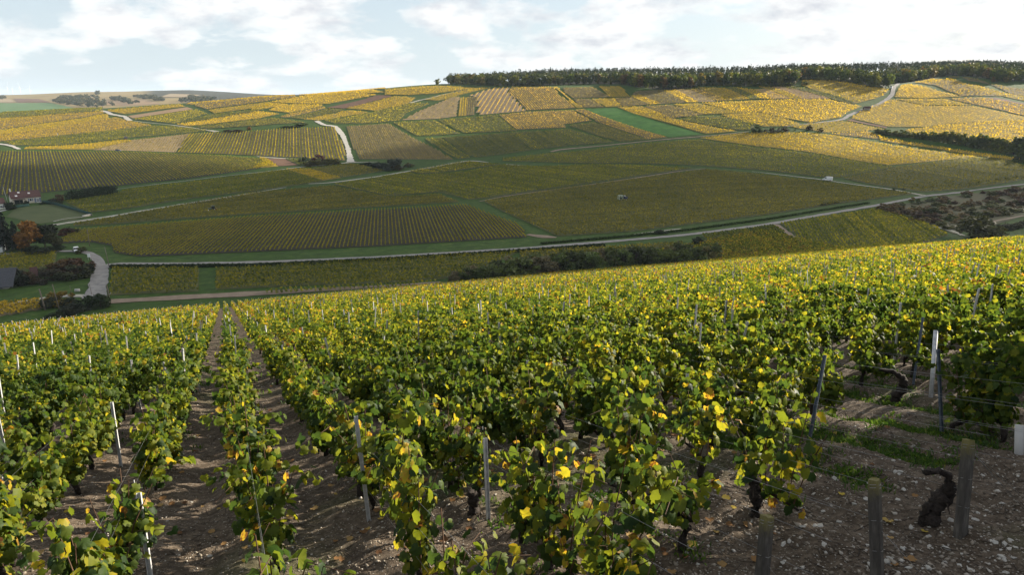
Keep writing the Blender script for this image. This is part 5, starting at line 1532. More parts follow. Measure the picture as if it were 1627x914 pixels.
def span(label, a, b, sag=.5, r=.018):
    pts = [a.lerp(b, t) - Vector((0, 0, sag * 4 * t * (1 - t))) for t in [i / 10 for i in range(11)]]
    o = link('cable', tubem('cable', M_DARKMETAL, (pts, r), n=4)); props(o, label, 'cable')


span('slack cable between the dark pole and the pale pole', t1, t2, .2, .03)
p = at(142, 413)
o = empty('road_sign', p, yaw_px((136, 413), (148, 413))); props(o, 'white square sign beside the russet bush at the bend', 'sign')
link('panel', boxm('panel', M_WHITEPAINT, (-.45, .45, -.03, .03, .9, 2.0), bevel=.01), o)
link('post', boxm('post', M_GALV, (-.35, -.29, .031, .09, -.3, 1.9), (.29, .35, .031, .09, -.3, 1.9)), o)
# vineyard stakes seen as a pale dotted line beside the winding road
for k in range(36):
    t = k / 35
    p = at(1346 + 66 * t, 192.3 + 13.5 * t)
    o = link('vine_stake', boxm('vine_stake', M_POLE, (-.06, .06, -.06, .06, -.2, 1.3)), loc=p) if k == 0 else link('vine_stake', bpy.data.objects['vine_stake'].data, loc=p)
    props(o, 'pale stake in the line beside the bare strip at the winding road', 'stake', 'stakes beside the bare strip')
for k, (u, v, hp) in enumerate([(13, 148, 9), (20.5, 148, 7), (33, 147.5, 8.5), (48, 147.5, 7)]):
    q = at(u, v)
    r0 = np.array(ray(u, v)); r0 = r0 / r0[1]
    Y = 9500.0
    bx, by = r0[0] * Y, Y
    bz = float(h_far(bx, by)); hh = hp * 9500 / F * 1.35
    o = empty('wind_turbine', (bx, by, bz), random.uniform(-.5, .5))
    props(o, ['leftmost of the four faint wind turbines on the skyline', 'second from left of the four faint wind turbines', 'third from left of the four faint wind turbines', 'rightmost of the four faint wind turbines on the skyline'][k], 'wind turbine', 'wind turbines on the far skyline')
    link('tower', tubem('tower', M_WHITEPAINT, ([(0, 0, -2), (0, 0, hh)], [2.6, 1.6]), n=8), o)
    hub = link('hub', tubem('hub', M_WHITEPAINT, ([(0, -5, hh), (0, 4, hh)], 2.0), n=8), o)
    a0 = random.uniform(0, 2)
    for j in range(3):
        a = a0 + j * 2.0944
        link('blade', tubem('blade', M_WHITEPAINT, ([(0, -5, hh), (math.sin(a) * hh * .3, -5, hh + math.cos(a) * hh * .3), (math.sin(a) * hh * .62, -5, hh + math.cos(a) * hh * .62)], [1.6, 1.4, .5]), n=4), hub)
# ------------------------------------------------------------------ the near vineyard

LEAF_HALF = [(0.0, 1.0), (0.13, 0.80), (0.22, 0.84), (0.44, 0.74), (0.40, 0.52), (0.54, 0.40), (0.50, 0.16), (0.30, -0.06), (0.07, 0.08)]
RIM = LEAF_HALF + [(-x, y) for x, y in LEAF_HALF[:0:-1]]


def leaf_verts(seed):
    r = np.random.default_rng(seed)
    pts = np.array([(0.0, 0.34)] + RIM)
    pts = pts + 0.025 * r.normal(size=pts.shape)
    pts[0] = (0, 0.34)
    fold = r.uniform(0.15, 0.60); droop = r.uniform(0.10, 0.65)
    z = -fold * np.abs(pts[:, 0]) - droop * np.clip(pts[:, 1] - 0.2, 0, 2) ** 2 + 0.05 * r.normal(size=len(pts))
    z[0] += 0.04
    return np.stack([pts[:, 0], pts[:, 1], z], -1)


NRIM = len(RIM)
LFACES = np.array([(0, 1 + (i + 1) % NRIM, 1 + i) for i in range(NRIM)])
LEAF_V = [leaf_verts(40 + i) for i in range(6)]
LEAF_MESH = [np_mesh('leaf', v, LFACES, M_LEAF_OBJ, smooth=False) for v in LEAF_V]


def vine_layout(seed, n_leaf, height=1.2, lsize=(0.07, 0.13)):
    """x along the row, y across; returns trunk polyline, canes, leaves (pos, 3x3, size)"""
    r = random.Random(seed)
    th = r.uniform(0.22, 0.38)
    lean = r.uniform(-0.12, 0.12)
    tr = [(0, 0, -0.08), (r.uniform(-.04, .04), r.uniform(-.03, .03), th * .4), (lean * .6, r.uniform(-.05, .05), th * .75), (lean, 0, th)]
    arm = r.choice((-1, 1)) * r.uniform(0.35, 0.55)
    arms = [[(lean, 0, th), (lean + arm * .4, 0.01, th + .06), (lean + arm, 0, th + .02)], [(lean, 0, th), (lean - arm * .25, -0.01, th + .07)]]
    canes = []
    n = r.randint(6, 8)
    for i in range(n):
        t = (i + r.uniform(0, .8)) / n
        x0 = lean + arm * (1.25 * t - 0.28)
        top = height * (r.uniform(0.62, 1.02) if r.random() < .8 else r.uniform(1.05, 1.28))
        dx, dy = r.gauss(0, .18), r.gauss(0, .115)
        p0 = (x0, r.uniform(-.02, .02), th + .03)
        pm = (x0 + dx * .35, dy * .4, th + (top - th) * .5)
        p1 = (x0 + dx, dy, top)
        pts = [p0, pm, p1]
        if r.random() < .45:
            pts.append((x0 + dx * 1.5 + r.gauss(0, .12), dy * 2.0 + r.gauss(0, .1), top - r.uniform(-.02, .16)))
        canes.append(pts)
    leaves = []
    for k in range(n_leaf):
        c = r.choice(canes)
        t = r.random() ** 0.85
        seg = t * (len(c) - 1); i = min(int(seg), len(c) - 2); f = seg - i
        p = Vector(c[i]).lerp(Vector(c[i + 1]), f)
        a = r.uniform(0, 2 * math.pi)
        out = Vector((0.75 * math.cos(a), math.sin(a), 0)).normalized()
        p = p + out * r.uniform(0.03, 0.165) + Vector((0, 0, r.uniform(-.05, .06)))
        nrm = (out * r.uniform(.5, 1.1) + Vector((0, 0, r.uniform(.0, .9))) + Vector((r.gauss(0, .25), r.gauss(0, .25), r.gauss(0, .2)))).normalized()
        tip = (out * .35 + Vector((0, 0, -1)) + Vector((r.gauss(0, .35), r.gauss(0, .35), 0)))
        tip = (tip - nrm * tip.dot(nrm)).normalized()
        x = tip.cross(nrm)
        sz = r.uniform(*lsize) * (0.8 if t > .85 else 1.0)
        leaves.append((p, Matrix((x, tip, nrm)).transposed(), sz))
    return tr, arms, canes, leaves


def vine_wood(tr, arms):
    bm = bmesh.new()
    tube(bm, tr, [.050, .040, .044, .036], 7)
    for a in arms: tube(bm, a, [.026, .02] + ([.011] if len(a) > 2 else []), 6)
    for v in bm.verts:
        v.co += Vector((random.gauss(0, .005), random.gauss(0, .005), random.gauss(0, .004)))
    return bm_mesh('trunk', bm, M_VINEWOOD, True)


def vine_canes(canes):
    bm = bmesh.new()
    for c in canes: tube(bm, c, [.0075, .006] + [.004] * (len(c) - 2), 4, cap=False)
    return bm_mesh('canes', bm, M_CANE, True)


class Kit: pass


def vine_kit(seed, n_leaf, height, lsize=(0.068, 0.128)):
    k = Kit()
    tr, arms, canes, k.leaves = vine_layout(seed, n_leaf, height, lsize)
    k.trunk = vine_wood(tr, arms); k.canes = vine_canes(canes)
    r = np.random.default_rng(seed)
    V = []; F_ = []; T = []
    for j, (p, R, sz) in enumerate(k.leaves):
        lv = LEAF_V[r.integers(0, 6)] @ (np.array(R).T * sz) + np.array(p)
        V.append(lv); F_.append(LFACES + j * (NRIM + 1)); T.append(np.full(NRIM, np.clip(0.42 + 0.17 * r.normal(), 0.02, 0.985)))
    k.foliage = np_mesh('foliage', np.concatenate(V), np.concatenate(F_), M_LEAF, tint=np.concatenate(T))
    return k


random.seed(21)
KITS = [vine_kit(300 + i, 320, 1.02 + 0.022 * i) for i in range(9)]
NEAR_KITS = [vine_kit(330 + i, 178, 1.06 + 0.03 * i, (0.075, 0.132)) for i in range(7)]

ROWK = np.arange(-60, 165)
ROW_ANG = math.atan2(RD[1], RD[0])


def project(p):
    p = np.atleast_2d(p)
    X, Y, Z = p[:, 0], p[:, 1], p[:, 2] - CZ
    d = Y * CT - Z * ST
    up = Y * ST + Z * CT
    d = np.where(d < 0.3, 0.3, d)
    return 813.5 + F * X / d, 457 - F * up / d, d


def vine_spots():
    out = []
    for k in ROWK:
        q = Q0 + k * SP
        s1 = float(s_end(q))
        if q < -72: continue
        s = np.arange((1.42 if k >= 2 else 1.28) * HC + RNG.uniform(0, .3), s1, 1.02)
        s = s + 0.24 * RNG.normal(size=len(s))
        qq = q + 0.05 * RNG.normal(size=len(s))
        miss = RNG.random(len(s)) < 0.055
        # the bare patch at the near right, where the vines have been taken out
        qh, sh = q / HC, s / HC
        bare = (qh > 1.95) & (qh < 4.05) & (sh < 1.95 + 0.46 * (qh - 2.0))
        bare |= (qh > 1.55) & (qh <= 1.95) & (sh < 1.6)
        bare |= (qh > 4.05) & (qh < 4.6) & (sh < 2.2)
        bx_, by_ = xy(s, qq)
        bu, _, _ = project(np.stack([bx_, by_, h_smooth(bx_, by_) + .6], -1))
        bare &= bu < 1665
        keep = ~(miss | bare)
        out.append(np.stack([s, qq, np.full(len(s), k)], -1)[keep])
    return np.concatenate(out)


SPOTS = vine_spots()
SPOTS = np.concatenate([SPOTS, [[1.70 * HC, 3.22 * HC, 7], [1.95 * HC, 3.25 * HC, 7]]])
VX, VY = xy(SPOTS[:, 0], SPOTS[:, 1])
free = np.ones(len(SPOTS), bool)
for tx_, ty_, tr_ in TREE_SPOTS: free &= np.hypot(VX - tx_, VY - ty_) > 1.2
SPOTS, VX, VY = SPOTS[free], VX[free], VY[free]
VZ = h_all(VX, VY)
U1, V1, D1 = project(np.stack([VX, VY, VZ + 0.6], -1))
DIST = np.hypot(VX, VY)
front = (VY * CT - (VZ - CZ) * ST) > 0.5
inview = front & (U1 > -90) & (U1 < 1720) & (V1 < 1330)
keep = front & (U1 > -120 - 1500 / np.maximum(D1, 1)) & (U1 < 1740 + 5200 / np.maximum(D1, 1)) & ((V1 < 1330) | (U1 > 1500))
order = np.argsort(DIST + np.where(inview, 0, 1e5))
IND = order[:300]
NEAR = set(order[:26].tolist())
is_ind = np.zeros(len(SPOTS), bool); is_ind[IND] = True
print('vines', int(keep.sum()), 'in view', int(inview.sum()))


ORD = ['first', 'second', 'third', 'fourth', 'fifth', 'sixth', 'seventh', 'eighth', 'ninth', 'tenth', 'eleventh', 'twelfth', 'thirteenth', 'fourteenth', 'fifteenth', 'sixteenth', 'seventeenth', 'eighteenth', 'nineteenth', 'twentieth']
ORD += ['twenty-' + w for w in ORD[:9]] + ['thirtieth'] + ['thirty-' + w for w in ORD[:9]] + ['fortieth']


def row_words(k):
    n = int(k) + 1 if k >= -1 else -2 - int(k)
    if n >= len(ORD): return None
    return ORD[n] + ' row ' + ('right' if k >= -1 else 'left') + ' of the bare path'


PLACE = {}
for kk in np.unique(SPOTS[IND, 2]):
    mem = [i for i in IND if SPOTS[i, 2] == kk]
    for n_, i in enumerate(sorted(mem, key=lambda i: SPOTS[i, 0])): PLACE[int(i)] = n_


random.seed(33)
for rank, i in enumerate(IND):
    x, y, z = float(VX[i]), float(VY[i]), float(VZ[i])
    near = int(i) in NEAR
    flip = random.random() < .5
    o = empty('grapevine', (x, y, z - .01), ROW_ANG + (math.pi if flip else 0) + random.gauss(0, .08))
    u, v = float(U1[i]), float(V1[i])
    sc = random.uniform(.9, 1.1) * (0.94 + 0.12 * lat_noise(np.array([x * .2]), np.array([y * .2]), 5)[0])
    o.scale = (sc, sc * random.uniform(.95, 1.15), sc)
    if near:
        kit = NEAR_KITS[rank % len(NEAR_KITS)]
        props(o, 'big leafed grapevine, %s from the near end, %s' % (ORD[PLACE[int(i)]], row_words(SPOTS[i, 2])), 'grapevine', 'nearest grapevines with single leaves showing')
        link('trunk', kit.trunk, o); link('canes', kit.canes, o)
        for j, (p, R, sz) in enumerate(kit.leaves):
            lf = bpy.data.objects.new('leaf', LEAF_MESH[(j + rank) % 6])
            C.objects.link(lf)
            lf.parent = o
            lf.matrix_basis = Matrix.Translation(p) @ (R @ Matrix.Rotation(random.gauss(0, .35), 3, 'Z')).to_4x4() @ Matrix.Scale(sz, 4)
    else:
        kit = KITS[random.randrange(len(KITS))]
        props(o, 'leafy grapevine, %s from the near end, %s' % (ORD[min(PLACE[int(i)], 39)], row_words(SPOTS[i, 2])), 'grapevine', 'grapevines on the near slope')
        link('trunk', kit.trunk, o)
        if DIST[i] < 16: link('canes', kit.canes, o)
        fo = link('foliage', kit.foliage, o); fo['kind'] = 'stuff'

# every vine past the nearest three hundred, as one mass
rest = np.where(keep & ~is_ind)[0]
d = DIST[rest]
cnt = np.clip(2450 / np.maximum(d, 18), 14, 125).astype(int)
cnt[~inview[rest]] = np.minimum(cnt[~inview[rest]], 45)
idx = np.repeat(np.arange(len(rest)), cnt)
m = len(idx)
vh = RNG.uniform(0.92, 1.18, len(rest))
la = RNG.uniform(-.58, .58, m)
ac = 0.115 * RNG.normal(size=m) * np.clip(1 - (d[idx] - 30) / 220, .65, 1)
zz = 0.24 + (vh[idx] - 0.24) * RNG.random(m) ** 0.75
ac = ac * (0.75 + 0.5 * (zz / 1.2))
cx = VX[rest][idx] + RD[0] * la + QD[0] * ac
cy = VY[rest][idx] + RD[1] * la + QD[1] * ac
cz = VZ[rest][idx] + zz
sz = (0.060 + np.clip(d[idx] - 18, 0, 200) * 0.00068) * (0.7 + 0.6 * RNG.random(m))
cv, cf = cards(np.stack([cx, cy, cz], -1), sz, tilt=0.75)
vh *= 1 - 0.10 * np.clip((d - 30) / 60, 0, 1) + 0.22 * fbm(VX[rest], VY[rest], 0.12, 61, 3) + 0.05 * np.sin(SPOTS[rest, 2] * 2.3)
vt = 0.14 * RNG.normal(size=len(rest)) + 0.04 * np.sin(SPOTS[rest, 2] * 1.7) + np.clip((d - 25) / 80, 0, 1) * 0.20
tn = np.clip(0.47 + vt[idx] + 0.18 * RNG.normal(size=m), 0.02, 0.985)
o = link('vine_rows', np_mesh('vine_rows', cv, cf, M_LEAF_FAR, tint=tn))
props(o, 'rows of green and yellow grapevines covering the near slope', 'grapevines', None, 'stuff')
print('mass leaves', m)
# trunks of the mass near enough to show
sel = rest[DIST[rest] < 60]
tv = []; tf = []
for n_, i in enumerate(sel):
    x, y, z = VX[i], VY[i], VZ[i]
    l1, l2 = random.gauss(0, .05), random.gauss(0, .05)
    b = n_ * 6
    for zz_, r_, ox, oy in ((-.05, .045, 0, 0), (.5, .03, l1, l2)):
        for j in range(3):
            a = j * 2.094
            tv.append((x + ox + r_ * math.cos(a), y + oy + r_ * math.sin(a), z + zz_))
    for j in range(3): tf.append((b + j, b + (j + 1) % 3, b + 3 + (j + 1) % 3, b + 3 + j))
o = link('vine_trunks', np_mesh('vine_trunks', tv, np.array(tf), M_VINEWOOD))
props(o, 'dark trunks under the vine rows of the near slope', 'vine trunks', None, 'stuff')

# ------------------------------------------------------------------ posts and wires


def ground_at(u, v):
    return at(u, v, h_all)


def channel_post(h):
    w, t, dp = .042, .006, .030
    pr = [(-w / 2, 0), (w / 2, 0), (w / 2, dp), (w / 2 - t, dp), (w / 2 - t, t), (-w / 2 + t, t), (-w / 2 + t, dp), (-w / 2, dp)]
    bm = bmesh.new()
    a = [bm.verts.new((x, y, -.25)) for x, y in pr]; b = [bm.verts.new((x, y, h)) for x, y in pr]
    bm.faces.new(a[::-1]); bm.faces.new(b)
    for i in range(8): bm.faces.new((a[i], a[(i + 1) % 8], b[(i + 1) % 8], b[i]))
    for z in (.45, .75, 1.0, h - .06):
        box(bm, w / 2, w / 2 + .008, .008, .022, z, z + .03)
    return bm


POSTM = {}


def post_mesh(h, mat):
    key = (round(h, 1), mat.name)
    if key not in POSTM: POSTM[key] = bm_mesh('post', channel_post(key[0]), mat)
    return POSTM[key]


def lean_rot(dvec, spin):
    return (Vector(dvec).to_track_quat('Z', 'Y').to_matrix() @ Matrix.Rotation(spin, 3, 'Z')).to_euler()


def post_px(label, ut, vt_, ub, vb, mat=None, name='metal_post', group='metal trellis posts', round_=0.0):
    b = ground_at(ub, vb)
    dpt = b.y * CT - (b.z - CZ) * ST
    dx, dy, dz = ray(ut, vt_)
    k = dpt / F
    t = Vector((float(dx) * k, float(dy) * k, CZ + float(dz) * k))
    a = t - b
    hh = a.length
    if round_:
        me = tubem('post', mat or M_GALV, ([(0, 0, -.25), (0, 0, hh)], round_), n=10)
    else:
        me = post_mesh(hh, mat or M_GALV)
    o = link(name, me, loc=b, rot=lean_rot(a.normalized(), random.uniform(-.5, .5)))
    props(o, label, 'post', group)
    return o


random.seed(44)
for a in [('bright leaning metal post in the middle of the lower rows', 566, 668, 586, 828), ('metal post behind the bright leaning post, second row', 612, 590, 637, 690), ('metal post beside an old black trunk, lower middle', 770, 700, 775, 825),
          ('metal post left of the long bare path, clear of leaves', 178, 640, 193, 741), ('bent topped metal post at the lower left bottom edge', 222, 790, 242, 930), ('metal post hidden in leaves at the middle', 838, 575, 847, 657), ('metal post in a leaf gap right of the middle', 1092, 590, 1096, 682),
          ('metal post among leaves left of the middle right gap', 1038, 590, 1043, 655), ('slim metal post left of the bright leaning post', 556, 580, 566, 655), ('short metal post between leaves above the middle right', 1173, 560, 1177, 597),
          ('tall pale round post above the bare stony patch', 1487, 525, 1479, 632, M_GALV, 'metal_post', 'metal trellis posts', .035), ('blue grey steel post in the grass strip at right', 1489, 558, 1495, 690, M_DARKPOST), ('dark steel post at the left of the bare stony patch', 1311, 567, 1287, 698, M_DARKPOST),
          ('dark steel post behind the gnarled trunk at right', 1466, 508, 1451, 612, M_DARKPOST), ('thick white tube post at the right picture edge', 1620, 676, 1619, 722, M_CONCRETE, 'metal_post', 'metal trellis posts', .05),
          ('metal post beyond the leaf wall at upper right', 1506, 452, 1504, 505), ('pair of posts left of the path, taller one', 208, 580, 224, 650), ('pair of posts left of the path, shorter one', 246, 605, 255, 645),
          ('metal post near the path edge at left', 308, 577, 318, 622), ('metal post at the path edge with shade at its foot', 259, 573, 268, 618), ('metal post leaning near the path top', 296, 535, 303, 562), ('metal post standing over the left rows', 193, 562, 198, 582),
          ('metal post in a gap of the left rows', 150, 622, 155, 650), ('metal post low at the far left', -4, 725, 6, 780), ('metal post above the leaves at the far left', 31, 580, 36, 600), ('metal post above the leaves left of centre', 80, 600, 84, 618)]:
    post_px(*a)
spots = []
for k in ROWK:
    q = Q0 + k * SP
    s1 = float(s_end(q))
    for s in np.arange(9 + RNG.uniform(0, 7.5), s1, 7.5):
        x, y = xy(s + RNG.normal() * .3, q)
        spots.append((x, y, k))
spots = np.array(spots)
pz = h_all(spots[:, 0], spots[:, 1])
pu, pv, pd = project(np.stack([spots[:, 0], spots[:, 1], pz + 1.3], -1))
ok = (pu > -20) & (pu < 1650) & (spots[:, 1] > 5) & (np.hypot(spots[:, 0], spots[:, 1]) > 13) & (q < 1e9)
spots, pz, pu = spots[ok], pz[ok], pu[ok]
od = np.argsort(np.hypot(spots[:, 0], spots[:, 1]))
ptall = [post_mesh(h, M_GALV) for h in (1.3, 1.4, 1.5, 1.6)]
cntr = {}
for n_, i in enumerate(od[:230]):
    o = link('metal_post', random.choice(ptall), loc=(spots[i, 0], spots[i, 1], pz[i]), rot=lean_rot((random.gauss(0, .07), random.gauss(0, .07), 1), random.uniform(-3, 3)))
    kk = int(spots[i, 2]); cntr[kk] = cntr.get(kk, -1) + 1
    w_ = row_words(kk)
    props(o, ('pale steel post, %s from the near end, %s' % (ORD[cntr[kk]], w_)) if w_ else 'pale steel post among the far vine rows up the right of the slope', 'post', 'metal trellis posts along the rows')
bm = bmesh.new()
for i in od[230:1500]:
    l = (random.gauss(0, .05), random.gauss(0, .05))
    x, y, z = spots[i, 0], spots[i, 1], pz[i]
    vs = [bm.verts.new((x + ox * .03 + lx, y + oy * .03 + ly, z + zz_)) for zz_, lx, ly in ((-.1, 0, 0), (1.42, *l)) for ox, oy in ((-1, -1), (1, -1), (0, 1))]
    for j in range(3): bm.faces.new((vs[j], vs[(j + 1) % 3], vs[3 + (j + 1) % 3], vs[3 + j]))
o = link('distant_posts', bm_mesh('distant_posts', bm, M_GALV))
props(o, 'small pale trellis posts dotted down the slope', 'posts', None, 'stuff')

# wooden end posts with wire wound round them
END_TOPS = {}


def end_post(label, ut, vt_, ub, vb, side=0.085):
    b = ground_at(ub, vb) if vb < 912 else None
    if b is None:
        dx, dy, dz = ray(ub, vb)
        b = ground_at(ub, vb)
    dpt = b.y * CT - (b.z - CZ) * ST
    dx, dy, dz = ray(ut, vt_)
    k = dpt / F
    t = Vector((float(dx) * k, float(dy) * k, CZ + float(dz) * k))
    a = t - b; hh = a.length
    o = empty('wooden_post', b); props(o, label, 'post', 'wooden end posts of the rows')
    o.rotation_euler = lean_rot(a.normalized(), 0.65)
    bm = bmesh.new()
    zs = np.linspace(-.3, hh, 14)
    rings = []
    for z in zs:
        w = side / 2 * (1 + random.gauss(0, .02))
        if z > hh - .01: w *= .9
        c = w * .22
        rings.append([bm.verts.new((x + random.gauss(0, .0012), y + random.gauss(0, .0012), z + (random.gauss(0, .006) if z > hh - .01 else 0))) for x, y in ((w - c, -w), (w, -w + c), (w, w - c), (w - c, w), (-w + c, w), (-w, w - c), (-w, -w + c), (-w + c, -w))])
    for r0, r1 in zip(rings[:-1], rings[1:]):
        for j in range(8): bm.faces.new((r0[j], r0[(j + 1) % 8], r1[(j + 1) % 8], r1[j]))
    bm.faces.new(rings[-1])
    sc = 1.0 / hh
    me = bm_mesh('shaft', bm, M_POSTWOOD)
    me.transform(Matrix.Scale(sc, 4, (0, 0, 1)))
    link('shaft', me, o, scale=(1, 1, hh))
    for fz in (.955, .925, .60, .30):
        z = hh * fz; w = side * .56
        pts = [(w * math.cos(t_) * (1.0 if abs(math.cos(t_)) < .8 else .96), w * math.sin(t_), z + .004 * math.sin(3 * t_)) for t_ in np.linspace(0, 2 * math.pi, 13)]
        link('wire_wrap', tubem('wire_wrap', M_WIRE, (pts, .0028), n=4), o)
    return b, a


E1 = end_post('square wooden end post with a mossy yellow top, lower right middle', 1389, 762, 1394, 922)
E2 = end_post('square wooden end post with a mossy top beside the black stump', 1539, 700, 1526, 850)
E3 = end_post('dark wooden end post cut by the bottom picture edge', 1219, 820, 1206, 976)


def wire(pts, label, group='trellis wires', r=.0014):
    o = link('trellis_wire', tubem('trellis_wire', M_WIRE, (pts, r), n=4)); props(o, label, 'wire', group)


def row_wire(q, s0, s1, h, label):
    s = np.linspace(s0, s1, 9)
    x, y = xy(s, np.full(9, q))
    z = h_smooth(x, y) + h - .025 * np.sin(np.linspace(0, math.pi * 3, 9)) ** 2
    wire([tuple(p) for p in np.stack([x, y, z], -1)], label)


for k in range(-4, 9):
    q = Q0 + k * SP
    for h in (.42, .74, 1.0):
        row_wire(q, 1.16 * HC if k > 2 else 1.0 * HC, 8 * HC, h, {.42: 'lowest', .74: 'middle', 1.0: 'top'}[h] + ' thin trellis wire of the ' + row_words(k))
for (b, a), g_ in ((E2, (1618, 800)), (E2, (1632, 812)), (E2, (1625, 790))):
    e = ground_at(*g_)
    wire([b + a * .93, (b + a * .93).lerp(e, .5) - Vector((0, 0, .01)), e], 'stay wire running from the mossy end post to the ground at right', 'stay wires of the end post', .002)
for (b, a), g_ in ((E1, (1480, 930)), (E3, (1290, 990))):
    e = ground_at(*g_)
    wire([b + a * .55, (b + a * .55).lerp(e, .5), e], 'stay wire running from a wooden end post to the ground in front', 'stay wires of the front posts', .0017)

# ------------------------------------------------------------------ old stumps


def stump(label, u, v, pts, rad, arms=(), loc=None):
    b = loc if loc is not None else ground_at(u, v)
    o = empty('vine_stump', b); props(o, label, 'stump')
    bm = bmesh.new()

    def densify(pts, rad, n=5):
        P_ = [Vector(p) for p in pts]; out = []; ro = []
        for i in range(len(P_) - 1):
            for t in np.linspace(0, 1, n, endpoint=False):
                out.append(P_[i].lerp(P_[i + 1], t) + Vector((random.gauss(0, .006), random.gauss(0, .006), 0))); ro.append((rad[i] * (1 - t) + rad[i + 1] * t) * random.uniform(.82, 1.2))
        return out + [P_[-1]], ro + [rad[-1]]
    for p_, r_ in [(pts, rad)] + list(arms):
        a_, b_ = densify(p_, r_)
        tube(bm, a_, b_, 9)
    for vv in bm.verts: vv.co += Vector((random.gauss(0, .007), random.gauss(0, .007), random.gauss(0, .006)))
    link('trunk', bm_mesh('trunk', bm, M_VINEWOOD, True), o)
    bm = bmesh.new()
    for i in range(16):
        t = random.random(); k = int(t * (len(pts) - 1)); p0 = Vector(pts[k]).lerp(Vector(pts[min(k + 1, len(pts) - 1)]), t * (len(pts) - 1) - k)
        a_ = random.uniform(0, 6.28); r_ = rad[k] * .95
        s_ = p0 + Vector((math.cos(a_) * r_, math.sin(a_) * r_, 0))
        tube(bm, [s_, s_ + Vector((math.cos(a_) * .03, math.sin(a_) * .03, random.uniform(-.09, .05)))], [.008, .003], 4)
    link('bark_shreds', bm_mesh('bark_shreds', bm, M_BARK, False), o)
    return o


stump('gnarled black vine stump with a hooked arm beside the mossy end post', 1474, 832, [(0, 0, -.08), (.02, 0, .10), (.07, .02, .20), (.15, .02, .30), (.17, .02, .40)], [.085, .075, .085, .07, .045],
      [([(.16, .02, .36), (.13, .02, .50), (.02, .02, .55), (-.10, .02, .53)], [.042, .034, .030, .022]), ([(-.03, 0, -.05), (-.06, -.01, .10), (-.02, 0, .22)], [.04, .035, .04])])
stump('thick twisted trunk with an arm above the grass strip at right', 1425, 640, [(0, 0, -.08), (-.03, 0, .12), (.05, 0, .24), (.06, 0, .38), (.0, 0, .50)], [.10, .085, .075, .07, .05],
      [([(0, 0, .48), (-.14, .03, .56), (-.34, .08, .57)], [.045, .035, .020])])
stump('old black trunk stub beside the metal post, lower middle', 754, 815, [(0, 0, -.06), (-.01, 0, .15), (-.03, 0, .27)], [.07, .06, .048])
stump('dark leaning trunk beside the bare stony patch', 1203, 818, [(0, 0, -.06), (-.02, 0, .15), (-.06, 0, .30), (-.04, .02, .42)], [.075, .06, .06, .05])

# ------------------------------------------------------------------ stones, gravel, weeds, fallen leaves


def stone_mesh(seed, sub=1):
    rnd = random.Random(seed)
    bm = bmesh.new(); bmesh.ops.create_icosphere(bm, subdivisions=sub, radius=1)
    for v in bm.verts:
        v.co *= rnd.uniform(.72, 1.18)
    for _ in range(3):
        n = Vector((rnd.gauss(0, 1), rnd.gauss(0, 1), rnd.gauss(0, 1))).normalized(); dd = rnd.uniform(.45, .75)
        for v in bm.verts:
            e = v.co.dot(n) - dd
            if e > 0: v.co -= n * e
    for v in bm.verts: v.co.z *= .55
    return bm_mesh('stone', bm, M_STONE)


STONES = [stone_mesh(i) for i in range(8)]


def near_pts(n, u, v):
    uu = RNG.uniform(*u, n); vv = RNG.uniform(*v, n)
    return unproject(uu, vv, h_all)


big = np.concatenate([near_pts(95, (1180, 1625), (735, 912)), near_pts(16, (820, 1180), (790, 912)), near_pts(10, (560, 820), (740, 912)), near_pts(10, (240, 420), (700, 912))])
for p in big:
    r_ = float(RNG.uniform(.014, .042)) * (1.35 if RNG.random() < .12 else 1)
    right = project(p[None])[0][0] > 1180
    o = link('limestone', STONES[int(RNG.integers(0, 8))], loc=(p[0], p[1], p[2] + r_ * float(RNG.uniform(-.25, .15))), rot=(float(RNG.normal() * .25), float(RNG.normal() * .25), float(RNG.uniform(0, 6.3))), scale=(r_ * RNG.uniform(.8, 1.4), r_ * RNG.uniform(.7, 1.1), r_))
    props(o, 'pale limestone fragment lying on the bare stony patch' if right else 'pale limestone fragment lying on the soil between the vine rows', 'stone', 'limestone fragments on the bare patch' if right else 'limestone fragments between the rows')
gp = np.concatenate([near_pts(7500, (1100, 1660), (600, 930)), near_pts(6500, (-30, 1100), (640, 930)), near_pts(1500, (250, 460), (560, 700))])
n = len(gp)
octv = np.array([(1, 0, 0), (-1, 0, 0), (0, 1, 0), (0, -1, 0), (0, 0, 1), (0, 0, -1)], float)
octf = np.array([(0, 2, 4), (2, 1, 4), (1, 3, 4), (3, 0, 4), (2, 0, 5), (1, 2, 5), (3, 1, 5), (0, 3, 5)])
gs = (RNG.gamma(2.2, .0042, n) + .004)[:, None, None]
ga = RNG.uniform(0, 6.28, n)
gv = octv[None] * gs * RNG.uniform(.5, 1.25, (n, 6, 1)) * np.array([1.2, .9, .55])
cg, sg = np.cos(ga)[:, None], np.sin(ga)[:, None]
gv = np.stack([gv[:, :, 0] * cg - gv[:, :, 1] * sg, gv[:, :, 0] * sg + gv[:, :, 1] * cg, gv[:, :, 2] + gv[:, :, 0] * RNG.normal(size=(n, 1)) * .3], -1) + gp[:, None] + np.array([0, 0, .004])
M_GRAVEL = new_mat('gravel_stones')
_t = M_GRAVEL.node_tree
_a = N(_t, 'ShaderNodeAttribute', attribute_name='tint')
_r = ramp(_t, [(0.0, (0.07, 0.052, 0.037)), (0.5, (0.15, 0.12, 0.088)), (0.82, (0.29, 0.25, 0.20)), (1.0, (0.46, 0.43, 0.38))])
_b = N(_t, 'ShaderNodeBsdfPrincipled', i_Roughness=0.9)
_o = N(_t, 'ShaderNodeOutputMaterial')
_t.links.new(_a.outputs['Fac'], _r.inputs[0]); _t.links.new(_r.outputs[0], _b.inputs['Base Color']); _t.links.new(_b.outputs[0], _o.inputs['Surface'])
